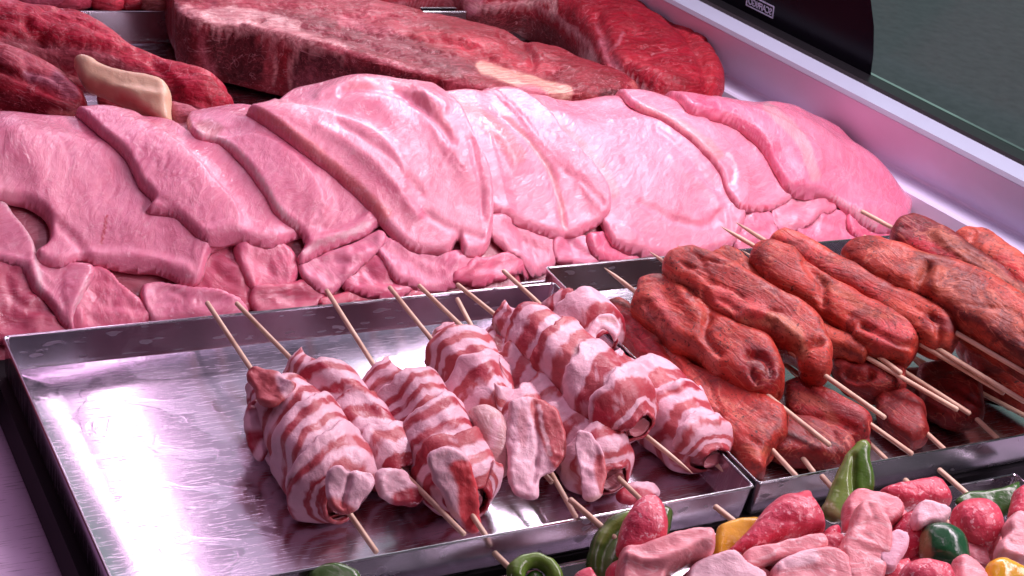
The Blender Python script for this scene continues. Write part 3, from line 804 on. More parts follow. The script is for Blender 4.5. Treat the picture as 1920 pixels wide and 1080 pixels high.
o = inflate('beef_roast', [(-90, 60), (0, 88), (45, 105), (95, 128), (135, 152), (160, 185), (163, 212), (150, 232), (100, 228), (60, 215), (0, 212), (-90, 220)],
  (0, 140, .05), (150, 200, .045), .020, .020, M['beef'], None, base=(.42, .016, .042), seed=14, tilt=.4, fold=((14, 60), .004, .08), step=.0018, noise=.005, nf=35,
  regions=[('l', [(60, 135), (100, 150), (130, 170)], (.46, .16, .22), 22, 10), ('l', [(0, 100), (60, 120), (90, 135)], (.60, .12, .16), 18, 12), ('l', [(0, 190), (90, 205), (150, 215)], (.20, .01, .02), 26), ('l', [(100, 215), (140, 225)], (.5, .22, .18), 12, 8)],
  lines=[([(-20, 120), (60, 150), (120, 180), (160, 200)], -.005, 8), ([(50, 130), (100, 145), (140, 180)], -.003, 5)])
tag(o, 'dark red beef cut in front at the left edge, above the first fillet', 'beef', 'beef cuts at the left')
o = inflate('fat_slab', [(139, 120), (150, 111), (166, 113), (192, 127), (215, 139), (250, 143), (292, 151), (314, 162), (321, 180), (322, 242), (300, 236), (265, 217), (235, 196), (190, 176), (156, 163), (144, 142)],
  (160, 130, .064), (318, 205, .056), .012, .006, M['fat'], None, base=(.74, .52, .34), seed=15, tilt=.55, noise=.002, lin=True, q=.7, lines=[([(200, 168), (250, 172), (318, 180)], .0025, 10)], regions=[('l', [(225, 185), (262, 200), (300, 232)], (.70, .30, .22), 10)])
tag(o, 'cream coloured slab of fat lying on the red beef above the pale fillets', 'fat')
o = inflate('meat_scrap', [(186, 168), (215, 170), (250, 182), (285, 215), (300, 236), (250, 222), (205, 214), (185, 200)],
  (190, 190, .034), (290, 225, .034), .005, .006, M['beef'], None, base=(.42, .05, .06), seed=16, tilt=.5, regions=[('l', [(190, 168), (225, 176), (262, 195), (300, 232)], (.78, .48, .42), 5)])
tag(o, 'dark red flap with a pale edge under the cream fat', 'beef')
o = inflate('meat_scrap', [(318, 190), (340, 195), (380, 210), (400, 222), (370, 240), (330, 245), (320, 225)],
  (320, 210, .05), (395, 225, .048), .007, .008, M['beef'], None, base=(.62, .20, .25), seed=17, tilt=.5, noise=.003, nf=80)
tag(o, 'small pinkish sinewy scrap at the right end of the cream fat', 'beef')

# ================================================================== heap of pale fillets
def H0(X, Y):
    pk = np.interp(X, [-.3, 0, .12, .3, .45, .6, .72, .80, .84], [.060, .056, .046, .075, .054, .050, .040, .010, -.03])
    y0 = np.where(X < .385, .262, .284)
    t = np.clip((Y - y0) / (.395 - y0), 0, 1); fr = .55 * np.sin(t * math.pi / 2) + .45 * t ** 1.1
    bk = 1 - sst(Y, .43, .53)
    z = -.028 + (pk + .028) * fr * bk
    P = np.stack([X, Y], -1)
    return z + .004 * vn(P, 22, 3) * fr * bk
heap = Heap(-.34, .86, .245, .56, H0)
mound = None
PK = (.80, .25, .37); PK2 = (.78, .17, .28); PK3 = (.82, .30, .40); DK = (.64, .11, .19)
WH = (.82, .52, .56); RD = (.66, .10, .16)
# body of the heap: the pieces further down, seen only as dark flesh in the gaps
g_ = 4
Xg, Yg = heap.X[::g_, ::g_], heap.Y[::g_, ::g_]; Zg = heap.H[::g_, ::g_] - .003
nx_, ny_ = Xg.shape; idx = np.arange(nx_ * ny_).reshape(nx_, ny_)
Vt = np.column_stack([Xg.ravel(), Yg.ravel(), Zg.ravel()])
Fq = np.stack([idx[:-1, :-1], idx[1:, :-1], idx[1:, 1:], idx[:-1, 1:]], -1).reshape(-1, 4)
keep = (Vt[Fq].mean(1)[:, 2] > -.0285)
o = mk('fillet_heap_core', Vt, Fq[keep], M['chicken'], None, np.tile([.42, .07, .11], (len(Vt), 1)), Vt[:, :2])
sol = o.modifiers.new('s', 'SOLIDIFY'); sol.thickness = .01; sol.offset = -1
tag(o, 'packed lower fillets that fill the middle of the pale pink heap', 'fillet', kind='stuff')

scr = [
 ([(-60, 490), (0, 480), (60, 500), (120, 560), (160, 600), (150, 640), (60, 650), (0, 640), (-60, 640)], .010, DK, 'dark pink fillet at the bottom left corner of the heap'),
 ([(120, 520), (190, 500), (240, 540), (285, 590), (250, 612), (180, 625), (130, 610)], .010, PK2, 'deep pink fillet hanging to the tray rim right of the pale pointed tip'),
 ([(360, 470), (440, 450), (475, 500), (480, 560), (460, 580), (400, 570), (360, 530)], .008, DK, 'smooth dark pink fillet end under the second big fillet'),
 ([(265, 535), (320, 528), (370, 540), (430, 548), (462, 562), (468, 588), (400, 600), (330, 602), (285, 598)], .012, PK, 'pale tongue shaped fillet resting near the back rim of the bacon tray'),
 ([(440, 455), (530, 455), (560, 490), (550, 540), (500, 560), (465, 530)], .008, PK2, 'thin translucent fillet hanging beneath the second big fillet'),
 ([(470, 540), (540, 530), (590, 520), (610, 560), (540, 590), (480, 585)], .008, DK, 'dark red pink fillet low down behind the rim'),
 ([(600, 560), (650, 545), (740, 540), (800, 545), (800, 556), (700, 562), (610, 575)], .006, RD, 'narrow red strip of meat just behind the tray rim'),
 ([(650, 490), (700, 475), (760, 500), (780, 540), (740, 560), (680, 555), (640, 535)], .008, PK2, 'frayed pink fillet behind the third skewer tip'),
 ([(700, 440), (740, 450), (790, 470), (860, 465), (905, 470), (890, 510), (840, 540), (780, 540), (730, 510)], .010, PK, 'cupped fillet under the largest fillet'),
 ([(560, 485), (600, 478), (660, 455), (710, 430), (725, 445), (690, 490), (650, 520), (625, 550), (590, 540), (566, 515)], .008, PK, 'curled pink fillet end below the third big fillet'),
 ([(850, 510), (900, 480), (960, 470), (990, 490), (985, 520), (920, 530), (860, 530)], .009, PK2, 'rough reddish fillet piece beside the tray corner'),
 ([(915, 400), (960, 415), (1010, 435), (1055, 445), (1045, 480), (1030, 505), (985, 500), (950, 470), (918, 440)], .007, PK3, 'flat pointed fillet tip left of the marinated tray corner'),
 ([(1040, 440), (1090, 440), (1140, 455), (1130, 490), (1070, 495), (1040, 480)], .008, PK, 'small rounded fillet piece above the marinated tray corner'),
 ([(1100, 440), (1150, 430), (1210, 465), (1200, 485), (1140, 495), (1110, 470)], .008, PK2, 'violet shining fillet piece between two round fillets'),
 ([(1370, 390), (1440, 390), (1460, 440), (1440, 470), (1380, 465)], .008, PK, 'pale fillet piece behind the two sharp skewer tips'),
 ([(1490, 395), (1560, 390), (1640, 415), (1640, 445), (1560, 455), (1500, 445)], .009, PK, 'pale folded fillet piece under the right end fillet'),
 ([(1590, 400), (1690, 400), (1700, 440), (1620, 455)], .009, PK2, 'pink fillet piece behind the rightmost skewer tips'),
 ([(1452, 370), (1490, 352), (1545, 360), (1570, 390), (1535, 405), (1510, 425), (1460, 430), (1448, 405)], .006, PK3, 'thin disc shaped fillet slice hanging below the right end fillet'),
]
for k, (p, t, c, lb) in enumerate(scr):
    heap.lay('fillet_piece', p, t, .006, M['chicken'], c, lb, 'fillet', seed=30 + k, grain=k * 1.3, noise=.0045, rag=.0016, group='small fillet pieces at the foot of the heap',
             lines=[([tuple(np.array(p[0]) * .7 + np.array(p[len(p)//2]) * .3), tuple(np.mean(p, 0)), tuple(np.array(p[len(p)//2]) * .8 + np.array(p[0]) * .2)], -.002, 8)])
big = [
 ([(-70, 360), (0, 366), (28, 400), (62, 450), (78, 490), (130, 492), (178, 498), (168, 530), (152, 565), (141, 592), (140, 625), (120, 606), (88, 566), (60, 540), (40, 502), (0, 487), (-70, 480)], .008, PK, 0.4,
  'far left fillet with a pale rim and a long tip over the tray rim', [('l', [(0, 368), (28, 402), (62, 455), (70, 500), (78, 545)], WH, 7), ('l', [(165, 520), (150, 560), (140, 600)], WH, 5)], [([(60, 480), (70, 530), (110, 580)], .003, 10)]),
 ([(-70, 214), (0, 209), (45, 208), (110, 222), (165, 232), (230, 232), (300, 260), (380, 330), (440, 400), (450, 440), (396, 468), (378, 522), (352, 527), (300, 508), (240, 502), (180, 487), (150, 478), (112, 492), (76, 482), (68, 465), (92, 446), (86, 405), (50, 380), (0, 368), (-70, 365)], .014, PK, 1.1,
  'broad grained fillet at the left end, first of the large ones', [('l', [(10, 300), (15, 340), (20, 370)], PK3, 20), ('l', [(200, 405), (196, 430), (190, 455)], (.55, .02, .05), 3, 1)], [([(90, 410), (130, 440), (160, 475)], -.003, 9), ([(20, 230), (60, 300), (100, 400)], .004, 30), ([(165, 478), (260, 480), (350, 500)], .003, 10)]),
 ([(158, 226), (195, 214), (255, 222), (330, 240), (385, 262), (480, 265), (560, 310), (610, 380), (600, 420), (546, 446), (505, 458), (440, 452), (392, 452), (365, 430), (330, 400), (300, 396), (272, 388), (288, 372), (262, 340), (235, 290), (190, 250)], .013, PK, .9,
  'second large fillet from the left with a small torn notch on its left side', [('l', [(345, 228), (370, 250), (385, 262)], (.7, .12, .2), 5), ('l', [(170, 228), (215, 262), (250, 310), (275, 350)], PK3, 12)], [([(270, 370), (300, 372), (330, 395)], -.002, 8), ([(370, 440), (440, 430), (520, 430)], .002, 12)]),
 ([(360, 238), (385, 214), (440, 210), (485, 214), (560, 222), (660, 250), (740, 310), (760, 380), (700, 425), (692, 432), (645, 452), (600, 472), (568, 490), (556, 478), (572, 452), (552, 428), (515, 392), (480, 335), (445, 290), (405, 262), (368, 252)], .012, PK, .8,
  'third large fillet from the left with a translucent flap and pale lower edge', [('l', [(372, 248), (405, 258), (450, 290), (485, 335), (520, 390), (556, 428)], WH, 8), ('a', [(365, 235), (392, 222), (420, 240), (400, 256)], (.55, .16, .20), 6), ('l', [(570, 470), (600, 455), (650, 440), (690, 420)], WH, 7)],
  [([(575, 455), (630, 440), (690, 405)], .004, 7), ([(590, 420), (640, 430), (680, 400)], -.002, 8)]),
 ([(930, 172), (1040, 178), (1120, 194), (1185, 198), (1262, 216), (1345, 262), (1400, 330), (1400, 400), (1386, 436), (1365, 462), (1290, 480), (1200, 476), (1150, 452), (1125, 415), (1100, 390), (1080, 360), (1030, 300), (970, 230)], .013, PK3, .6,
  'wide round fillet in the right half, above the marinated tray corner', [('l', [(1000, 190), (1060, 250), (1120, 310), (1150, 360)], (.80, .30, .34), 18)], [([(1270, 410), (1320, 420), (1350, 400)], -.004, 6), ([(1200, 380), (1240, 400), (1270, 410)], -.003, 6), ([(1260, 300), (1330, 360), (1360, 420)], .003, 9), ([(1230, 240), (1290, 290), (1340, 350)], -.003, 8)]),
 ([(780, 190), (842, 182), (920, 174), (975, 180), (1015, 195), (1060, 245), (1108, 300), (1143, 350), (1146, 388), (1110, 425), (1042, 440), (985, 422), (942, 396), (900, 380), (850, 340), (800, 250)], .012, PK3, .5,
  'heart shaped fillet with a centre seam, right of the largest fillet', [('l', [(930, 200), (990, 260), (1030, 320), (1050, 380), (1060, 430)], (.80, .36, .38), 8), ('l', [(860, 195), (930, 240), (970, 290)], (.80, .26, .30), 22)],
  [([(935, 215), (985, 255), (1030, 320), (1050, 380), (1058, 435)], -.0035, 6), ([(900, 220), (940, 260), (970, 310)], .004, 14), ([(1060, 320), (1100, 345), (1130, 380)], -.002, 6)]),
 ([(466, 208), (500, 203), (560, 192), (612, 166), (680, 142), (740, 139), (800, 154), (850, 188), (892, 248), (918, 310), (927, 380), (922, 440), (905, 468), (870, 470), (862, 440), (845, 462), (800, 468), (760, 455), (725, 425), (700, 392), (660, 348), (600, 300), (560, 268), (510, 232)], .016, PK3, .7,
  'largest fillet, in the middle of the heap, with a thick folded top edge', [('l', [(490, 212), (560, 260), (620, 310), (680, 360), (720, 400)], (.78, .24, .26), 16), ('l', [(660, 160), (740, 158), (800, 190), (840, 240)], (.82, .30, .36), 14), ('l', [(700, 330), (740, 360), (790, 400)], PK, 14)],
  [([(640, 172), (700, 166), (760, 180), (810, 215), (845, 262)], -.006, 8), ([(600, 176), (680, 150), (760, 158), (830, 200)], .005, 12), ([(600, 240), (680, 290), (740, 350), (780, 400)], .0035, 12), ([(640, 230), (730, 290), (790, 360)], -.003, 9), ([(800, 400), (850, 430), (900, 445)], -.003, 7), ([(880, 260), (900, 330), (905, 400)], -.0025, 6)]),
 ([(1188, 192), (1215, 178), (1270, 194), (1335, 214), (1430, 235), (1520, 280), (1540, 340), (1475, 375), (1420, 393), (1388, 386), (1362, 352), (1350, 318), (1310, 272), (1262, 232), (1205, 208)], .011, PK3, .5,
  'fillet with a torn lower lip and a white sinew, next to the right end fillet', [('l', [(1365, 290), (1380, 310), (1376, 340), (1362, 345)], (.86, .6, .62), 4), ('l', [(1200, 200), (1290, 240), (1350, 290)], (.80, .34, .36), 12), ('l', [(1388, 384), (1412, 394), (1440, 388)], RD, 4)], [([(1352, 300), (1375, 320), (1368, 350)], -.002, 6)]),
 ([(1288, 192), (1310, 174), (1370, 179), (1430, 193), (1500, 203), (1572, 232), (1622, 262), (1664, 308), (1702, 350), (1710, 378), (1700, 412), (1652, 432), (1612, 408), (1566, 372), (1510, 366), (1478, 350), (1456, 315), (1420, 262), (1362, 222), (1305, 206)], .016, PK, .9,
  'thick fillet at the right end of the heap with a bright pink edge', [('l', [(1310, 195), (1370, 210), (1425, 250), (1470, 310), (1495, 345)], (.72, .15, .27), 16, 12), ('l', [(1440, 200), (1500, 260), (1530, 330)], (.74, .40, .44), 14), ('l', [(1560, 370), (1600, 395), (1640, 425)], WH, 7)],
  [([(1440, 230), (1490, 290), (1515, 350)], .004, 14), ([(1340, 190), (1400, 215), (1450, 270)], .004, 12), ([(1540, 250), (1590, 310), (1620, 390)], .003, 20)]),
]
for k, (p, t, c, gr, lb, rg, ln) in enumerate(big):
    heap.lay('fillet', p, t, .007, M['chicken'], c, lb, 'fillet', seed=60 + k, grain=gr, noise=.0008, rag=.0008, drape=5, regions=rg, lines=ln, group='large fillets shingled over the heap')

# ================================================================== bacon skewers
def skewer(label, A, B, point, cat='meat skewer', group=None, name='bacon_skewer', r=.0016):
    a, b = at1(*A), at1(*B)
    t = empty(name, tuple((a + b) / 2 * np.array([1, 1, 0]) + np.array([0, 0, FLOOR])), label, cat, group)
    stick(a, b, t, r, point)
    return t
GB = 'bacon wrapped skewers in the half empty tray'
def flap(par, px, A, B, regions=None, base=None, lines=None, T=.0016, seed=0, tilt=.6, name='loose_rasher', mat='bacon', R=.003, **kw):
    T = min(T, .0028); R = min(R, .0022); kw.setdefault('lin', True)
    return inflate(name, px, A, B, T, R, M[mat], par, base=FAT if base is None else base, regions=regions, lines=lines, seed=seed, tilt=tilt, step=.0011, rag=.0022, noise=.0045, nf=60, floor=FLOOR, **kw)

s7 = skewer('rightmost bacon skewer, with an open curled roll at its upper end', (943, 507, .012), (1384, 907, -.010), 'B', group=GB)
bacon_body(s7, [(1170, 690, -.002), (1240, 760, -.004), (1325, 850, -.006)], [50, 62, 58], 71, pattern=2)
bacon_body(s7, [(1065, 585, .006), (1115, 640, .004)], [62, 66], 72, pattern=0, core=False)
flap(s7, [(1100, 655), (1105, 615), (1125, 592), (1150, 588), (1163, 610), (1158, 640), (1150, 650), (1148, 625), (1130, 612), (1115, 625), (1115, 660)], (1110, 620, .030), (1160, 620, .030), regions=[('l', [(1125, 600), (1150, 600)], (.74, .42, .42), 8)], seed=73)
s5 = skewer('low bacon skewer beside the sharp topmost one, its front end spread in pale flaps', (785, 535, .008), (1210, 945, -.004), None, group=GB)
bacon_body(s5, [(925, 660, -.004), (1010, 740, -.004), (1140, 890, -.006)], [60, 56, 66], 51, pattern=3)
flap(s5, [(1085, 800), (1110, 812), (1130, 850), (1138, 900), (1130, 930), (1110, 945), (1090, 935), (1085, 880), (1078, 830)], (1100, 820, .022), (1120, 930, .006), regions=[('a', [(1112, 870), (1128, 850), (1160, 900), (1150, 960), (1130, 940)], LEAN2, 3), ('l', [(1108, 940), (1128, 930)], (.82, .5, .5), 5)], seed=52)
flap(s5, [(1150, 930), (1175, 905), (1205, 898), (1235, 912), (1238, 930), (1200, 945), (1165, 950)], (1160, 930, -.012), (1230, 920, -.012), regions=[('l', [(1185, 905), (1215, 905), (1235, 920)], FAT, 14)], base=LEAN, seed=53)
s6 = skewer('tightly wrapped bacon skewer on top, its sharp stick end towards the front rim', (857, 533, .014), (1299, 888, .006), 'B', group=GB)
bacon_body(s6, [(955, 605, .012), (1060, 680, .016), (1185, 790, .016)], [45, 62, 64], 61, pattern=1)
s4 = skewer('bacon skewer with a bare grey pink piece of meat at its lower end', (730, 538, .006), (1035, 905, -.004), None, group=GB)
bacon_body(s4, [(850, 640, -.002), (900, 730, -.004), (925, 790, -.005)], [58, 62, 50], 41, pattern=1)
inflate('chicken_chunk', [(880, 770), (915, 760), (950, 790), (955, 850), (950, 890), (930, 892), (905, 860), (885, 815)], (900, 780, .012), (940, 880, -.004), .016, .016, M['pork'], s4, base=(.60, .34, .33), regions=[('l', [(930, 790), (925, 830)], (.8, .5, .55), 12)], seed=42, floor=FLOOR)
s5b = skewer('bacon skewer whose front end is one broad white and brown rasher', (857, 560, .0), (1080, 970, -.008), None, group=GB)
bacon_body(s5b, [(950, 740, -.006), (1000, 840, -.008)], [52, 58], 45, pattern=3)
flap(s5b, [(955, 752), (985, 745), (1015, 750), (1045, 765), (1062, 800), (1060, 850), (1045, 880), (1015, 890), (1010, 935), (990, 942), (960, 928), (952, 880), (948, 820), (950, 775)], (1000, 750, .024), (985, 930, -.004), T=.006, R=.008,
     regions=[('a', [(1000, 745), (1080, 740), (1080, 900), (1045, 885), (1020, 840), (1000, 790)], LEAN2, 3), ('a', [(972, 770), (988, 770), (990, 800), (985, 835), (976, 830)], (.62, .30, .34), 3), ('l', [(1010, 760), (1015, 800), (1030, 850)], (.78, .48, .5), 5)],
     lines=[([(1000, 760), (1008, 830), (1000, 900)], -.002, 6)], seed=46)
s3 = skewer('wide bacon skewer in the middle with a broad red patch and bulging front end', (612, 544, .008), (912, 1006, -.004), None, group=GB)
bacon_body(s3, [(735, 715, -.002), (800, 800, -.003), (875, 930, -.005)], [78, 70, 62], 32, pattern=0, redness=.2)
flap(s3, [(800, 850), (830, 835), (870, 842), (885, 870), (898, 930), (905, 985), (890, 1002), (865, 985), (840, 950), (812, 900)], (840, 850, .026), (885, 985, -.010), T=.006, R=.009,
     regions=[('a', [(840, 870), (880, 865), (910, 930), (915, 1000), (890, 1010), (862, 975), (855, 910)], (.62, .06, .07), 4)], seed=34)
s2 = skewer('slim bacon skewer, second from the left, with a white flap where the stick comes out', (443, 568, .008), (871, 1003, -.004), None, group=GB)
bacon_body(s2, [(575, 695, -.002), (650, 770, -.003), (745, 880, -.006)], [56, 52, 50], 21, pattern=0)
flap(s2, [(706, 880), (735, 878), (765, 885), (770, 905), (800, 935), (780, 950), (740, 945), (712, 935), (706, 905)], (715, 900, .006), (790, 935, -.008), T=.006, R=.008, regions=[('a', [(740, 920), (800, 915), (810, 960), (740, 960)], LEAN, 5)], seed=22)
s1 = skewer('wide bacon skewer at the left end, next to the bare tray floor', (388, 567, .008), (706, 1036, -.004), None, group=GB)
bacon_body(s1, [(500, 730, -.002), (560, 800, -.001), (635, 925, -.003)], [44, 76, 74], 12, pattern=3, shear=.5)
flap(s1, [(460, 700), (480, 688), (520, 700), (560, 720), (540, 745), (505, 770), (485, 755), (470, 725)], (470, 700, .018), (530, 745, .020), T=.004, R=.006, base=LEAN2, regions=[('l', [(530, 705), (545, 740)], FAT, 16)], seed=14)
flap(s1, [(460, 760), (480, 745), (500, 760), (515, 800), (520, 825), (500, 835), (490, 868), (472, 858), (458, 820), (455, 785)], (480, 755, .004), (495, 850, -.008), T=.010, R=.012, base=LEAN, regions=[('l', [(460, 790), (500, 785)], FAT, 24), ('l', [(480, 860), (500, 830), (520, 825)], FAT, 13)], seed=15)
flap(s1, [(612, 935), (606, 900), (620, 878), (642, 868), (652, 892), (660, 878), (682, 884), (702, 890), (700, 915), (682, 935), (668, 962), (648, 972), (620, 958)], (625, 880, .020), (655, 965, .004), regions=[('a', [(606, 935), (640, 940), (670, 962), (640, 985), (600, 965)], LEAN2, 5)], lines=[([(654, 892), (648, 920), (645, 950)], -.003, 5)], seed=16)

# ================================================================== marinated skewers
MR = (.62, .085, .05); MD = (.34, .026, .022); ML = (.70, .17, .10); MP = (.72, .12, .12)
GM = 'red marinated skewers piled in the right tray'
def mskewer(label, A, B, point, px, T, R, seed, base=MR, regions=None, lines=None, tilt=.5, za=None, Tb=None, q=.9, noise=.0022, a=None, b=None):
    t = skewer(label, A, B, point, 'meat skewer', GM, 'marinated_skewer', r=.0017)
    a = A if a is None else a; b = B if b is None else b
    inflate('marinated_meat', px, a, b, T * .62, R * .42, M['marinated'], t, base=base, regions=regions, lines=lines, tilt=tilt, Tb=Tb or T, seed=seed, noise=noise * .9, nf=26, rag=.0018, lin=True, gain=np.array([.84, .58, .52]), floor=FLOOR, q=q * .75, grain=.1, fold=((12, 50), .0022, .06))
    return t
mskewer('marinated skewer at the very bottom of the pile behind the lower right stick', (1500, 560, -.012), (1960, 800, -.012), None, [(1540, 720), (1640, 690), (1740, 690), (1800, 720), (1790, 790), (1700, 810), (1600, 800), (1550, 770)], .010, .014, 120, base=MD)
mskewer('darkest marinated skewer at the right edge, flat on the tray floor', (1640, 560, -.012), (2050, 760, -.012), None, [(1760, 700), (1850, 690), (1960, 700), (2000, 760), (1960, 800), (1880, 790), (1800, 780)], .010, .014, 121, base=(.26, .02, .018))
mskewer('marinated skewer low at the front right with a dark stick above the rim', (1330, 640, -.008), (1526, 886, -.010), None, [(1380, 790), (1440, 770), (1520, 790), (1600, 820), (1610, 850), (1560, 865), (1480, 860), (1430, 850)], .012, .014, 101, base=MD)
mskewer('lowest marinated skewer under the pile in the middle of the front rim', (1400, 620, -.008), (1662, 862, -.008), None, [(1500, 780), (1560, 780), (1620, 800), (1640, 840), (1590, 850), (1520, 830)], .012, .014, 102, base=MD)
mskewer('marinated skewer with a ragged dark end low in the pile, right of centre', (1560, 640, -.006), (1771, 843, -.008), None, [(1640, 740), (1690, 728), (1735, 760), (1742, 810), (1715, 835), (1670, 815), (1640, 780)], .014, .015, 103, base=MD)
mskewer('marinated skewer at the lower right with its stick resting on the rim', (1640, 600, -.004), (1871, 823, -.006), None, [(1720, 690), (1800, 680), (1840, 720), (1845, 780), (1790, 795), (1740, 780), (1715, 730)], .014, .016, 104, base=MD)
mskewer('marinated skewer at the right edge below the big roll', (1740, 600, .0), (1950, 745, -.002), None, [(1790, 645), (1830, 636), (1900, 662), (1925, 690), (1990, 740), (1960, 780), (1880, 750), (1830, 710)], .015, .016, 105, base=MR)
mskewer('marinated skewer under two others, its stick ending just above the green pepper tip', (1380, 620, .004), (1711, 852, .002), None,
  [(1465, 722), (1500, 712), (1550, 735), (1600, 755), (1640, 785), (1630, 822), (1570, 835), (1510, 815), (1470, 775)], .016, .018, 106, base=(.48, .04, .045), regions=[('l', [(1480, 740), (1540, 755), (1560, 790)], (.55, .18, .13), 14, 8)], lines=[([(1480, 790), (1540, 780), (1600, 800)], -.004, 8)])
mskewer('marinated skewer with a round hole in its cut end, mid pile', (1480, 560, .010), (1819, 776, .008), None,
  [(1560, 662), (1600, 650), (1660, 672), (1702, 695), (1700, 730), (1640, 745), (1585, 728), (1560, 695)], .018, .020, 107, base=MD, regions=[('l', [(1570, 680), (1620, 665), (1650, 690)], (.58, .12, .12), 9, 6)], lines=[([(1590, 700), (1610, 705), (1630, 700)], -.008, 9)])
mskewer('long grained marinated slab lying flat at the left edge of the pile', (1190, 552, -.002), (1494, 894, -.008), None,
  [(1126, 574), (1165, 566), (1205, 596), (1260, 640), (1300, 695), (1360, 715), (1430, 745), (1478, 775), (1478, 815), (1442, 845), (1432, 888), (1405, 882), (1370, 835), (1300, 775), (1240, 722), (1180, 655), (1140, 610)], .017, .020, 110, base=(.62, .08, .055),
  regions=[('a', [(1130, 575), (1180, 590), (1230, 640), (1262, 690), (1270, 735), (1230, 710), (1170, 640)], (.55, .035, .06), 6), ('l', [(1225, 622), (1260, 665), (1275, 720)], (.66, .18, .14), 5), ('l', [(1395, 835), (1420, 850), (1440, 840)], (.68, .24, .14), 8), ('l', [(1300, 740), (1380, 770), (1450, 790)], (.72, .14, .11), 20, 9)],
  lines=[([(1240, 640), (1268, 690), (1290, 740)], -.003, 6), ([(1150, 590), (1200, 630), (1250, 700)], -.0016, 4), ([(1160, 610), (1210, 665), (1250, 720)], -.0016, 4)], noise=.0015)
mskewer('marinated skewer with a folded spiral end, second from the left of the pile', (1133, 502, .012), (1556, 835, .006), 'A',
  [(1188, 560), (1196, 532), (1240, 524), (1290, 533), (1325, 556), (1345, 592), (1395, 620), (1445, 640), (1470, 680), (1470, 722), (1445, 744), (1405, 742), (1370, 725), (1330, 700), (1305, 672), (1262, 660), (1225, 620), (1180, 582)], .022, .024, 111, base=MR,
  regions=[('l', [(1205, 570), (1240, 610), (1290, 640), (1330, 670)], (.66, .22, .20), 9, 7), ('a', [(1380, 660), (1430, 645), (1465, 690), (1450, 735), (1410, 730)], (.42, .03, .035), 10), ('l', [(1230, 550), (1260, 600)], (.70, .16, .18), 14, 8), ('l', [(1330, 670), (1345, 700)], (.72, .3, .26), 9)],
  lines=[([(1210, 570), (1250, 620), (1310, 655), (1340, 700)], -.004, 7), ([(1330, 590), (1320, 630), (1350, 660)], -.004, 8), ([(1400, 665), (1435, 670), (1445, 700), (1420, 715), (1410, 695)], -.005, 6), ([(1270, 550), (1310, 590)], .004, 15)])
mskewer('marinated skewer behind the two front ones, showing only its pale top', (1270, 460, .020), (1796, 769, .012), 'A',
  [(1325, 482), (1365, 466), (1400, 486), (1440, 535), (1500, 580), (1560, 620), (1640, 650), (1620, 680), (1560, 660), (1480, 620), (1380, 545)], .018, .020, 112, base=ML)
mskewer('flat topped marinated skewer with a pale fat ridge, third from the left', (1218, 472, .034), (1660, 784, .016), 'A',
  [(1238, 505), (1248, 482), (1300, 468), (1345, 486), (1420, 528), (1500, 572), (1545, 605), (1562, 650), (1562, 695), (1530, 712), (1500, 700), (1490, 668), (1440, 645), (1380, 625), (1330, 600), (1300, 560), (1252, 532)], .022, .022, 113, base=(.68, .11, .075),
  regions=[('l', [(1245, 515), (1300, 550), (1320, 590)], (.56, .22, .15), 10, 6), ('l', [(1400, 592), (1450, 600), (1490, 625), (1500, 660)], (.70, .32, .20), 18, 8), ('l', [(1280, 480), (1380, 520), (1480, 580)], (.50, .07, .05), 24, 14), ('l', [(1360, 560), (1420, 580)], MP, 30, 8)],
  lines=[([(1385, 610), (1400, 585), (1450, 598), (1500, 640)], .004, 8), ([(1320, 540), (1335, 580), (1370, 600)], -.004, 7), ([(1500, 700), (1510, 650), (1540, 640)], -.005, 8)])
mskewer('marinated piece squeezed between two rolls near the centre of the pile', (1420, 510, .02), (1690, 700, .016), None, [(1498, 590), (1545, 592), (1600, 612), (1640, 650), (1620, 668), (1560, 655), (1525, 625)], .012, .012, 109, base=(.56, .05, .05),
  regions=[('l', [(1505, 585), (1530, 600), (1550, 610)], (.62, .3, .18), 14)])
mskewer('smooth orange red marinated roll behind the one with the cut pink end', (1380, 417, .040), (1922, 754, .030), 'A',
  [(1438, 455), (1470, 434), (1505, 446), (1570, 484), (1640, 520), (1710, 560), (1780, 592), (1802, 622), (1790, 650), (1745, 655), (1690, 620), (1600, 560), (1540, 530), (1480, 492)], .022, .022, 114, base=(.72, .15, .09),
  regions=[('l', [(1480, 450), (1560, 500), (1640, 545)], MP, 26, 10), ('l', [(1740, 600), (1790, 610)], MD, 18), ('l', [(1560, 480), (1640, 530), (1700, 560)], (.55, .09, .06), 14, 10)], lines=[([(1740, 590), (1760, 610), (1755, 640)], -.004, 7), ([(1720, 600), (1790, 640)], -.0015, 4)])
mskewer('marinated skewer with a cut pink end in front of the smooth roll', (1352, 425, .040), (1883, 738, .026), 'A',
  [(1400, 495), (1408, 470), (1440, 458), (1495, 475), (1530, 510), (1590, 545), (1660, 578), (1715, 605), (1726, 645), (1705, 678), (1655, 672), (1610, 655), (1570, 620), (1510, 580), (1440, 540)], .022, .022, 115, base=MR,
  regions=[('l', [(1540, 520), (1600, 560), (1660, 600)], (.62, .20, .11), 12, 8), ('a', [(1620, 600), (1700, 605), (1715, 630), (1650, 650)], (.74, .14, .16), 7), ('l', [(1420, 480), (1480, 500)], (.50, .07, .05), 26, 10)],
  lines=[([(1510, 490), (1540, 530), (1545, 570)], -.004, 8), ([(1620, 610), (1680, 640), (1720, 650)], -.004, 6)])
mskewer('short sharp tipped marinated skewer mostly hidden behind the big brown red roll', (1620, 443, .02), (1900, 640, .02), None, [(1660, 470), (1720, 470), (1760, 520), (1700, 520)], .012, .014, 118)
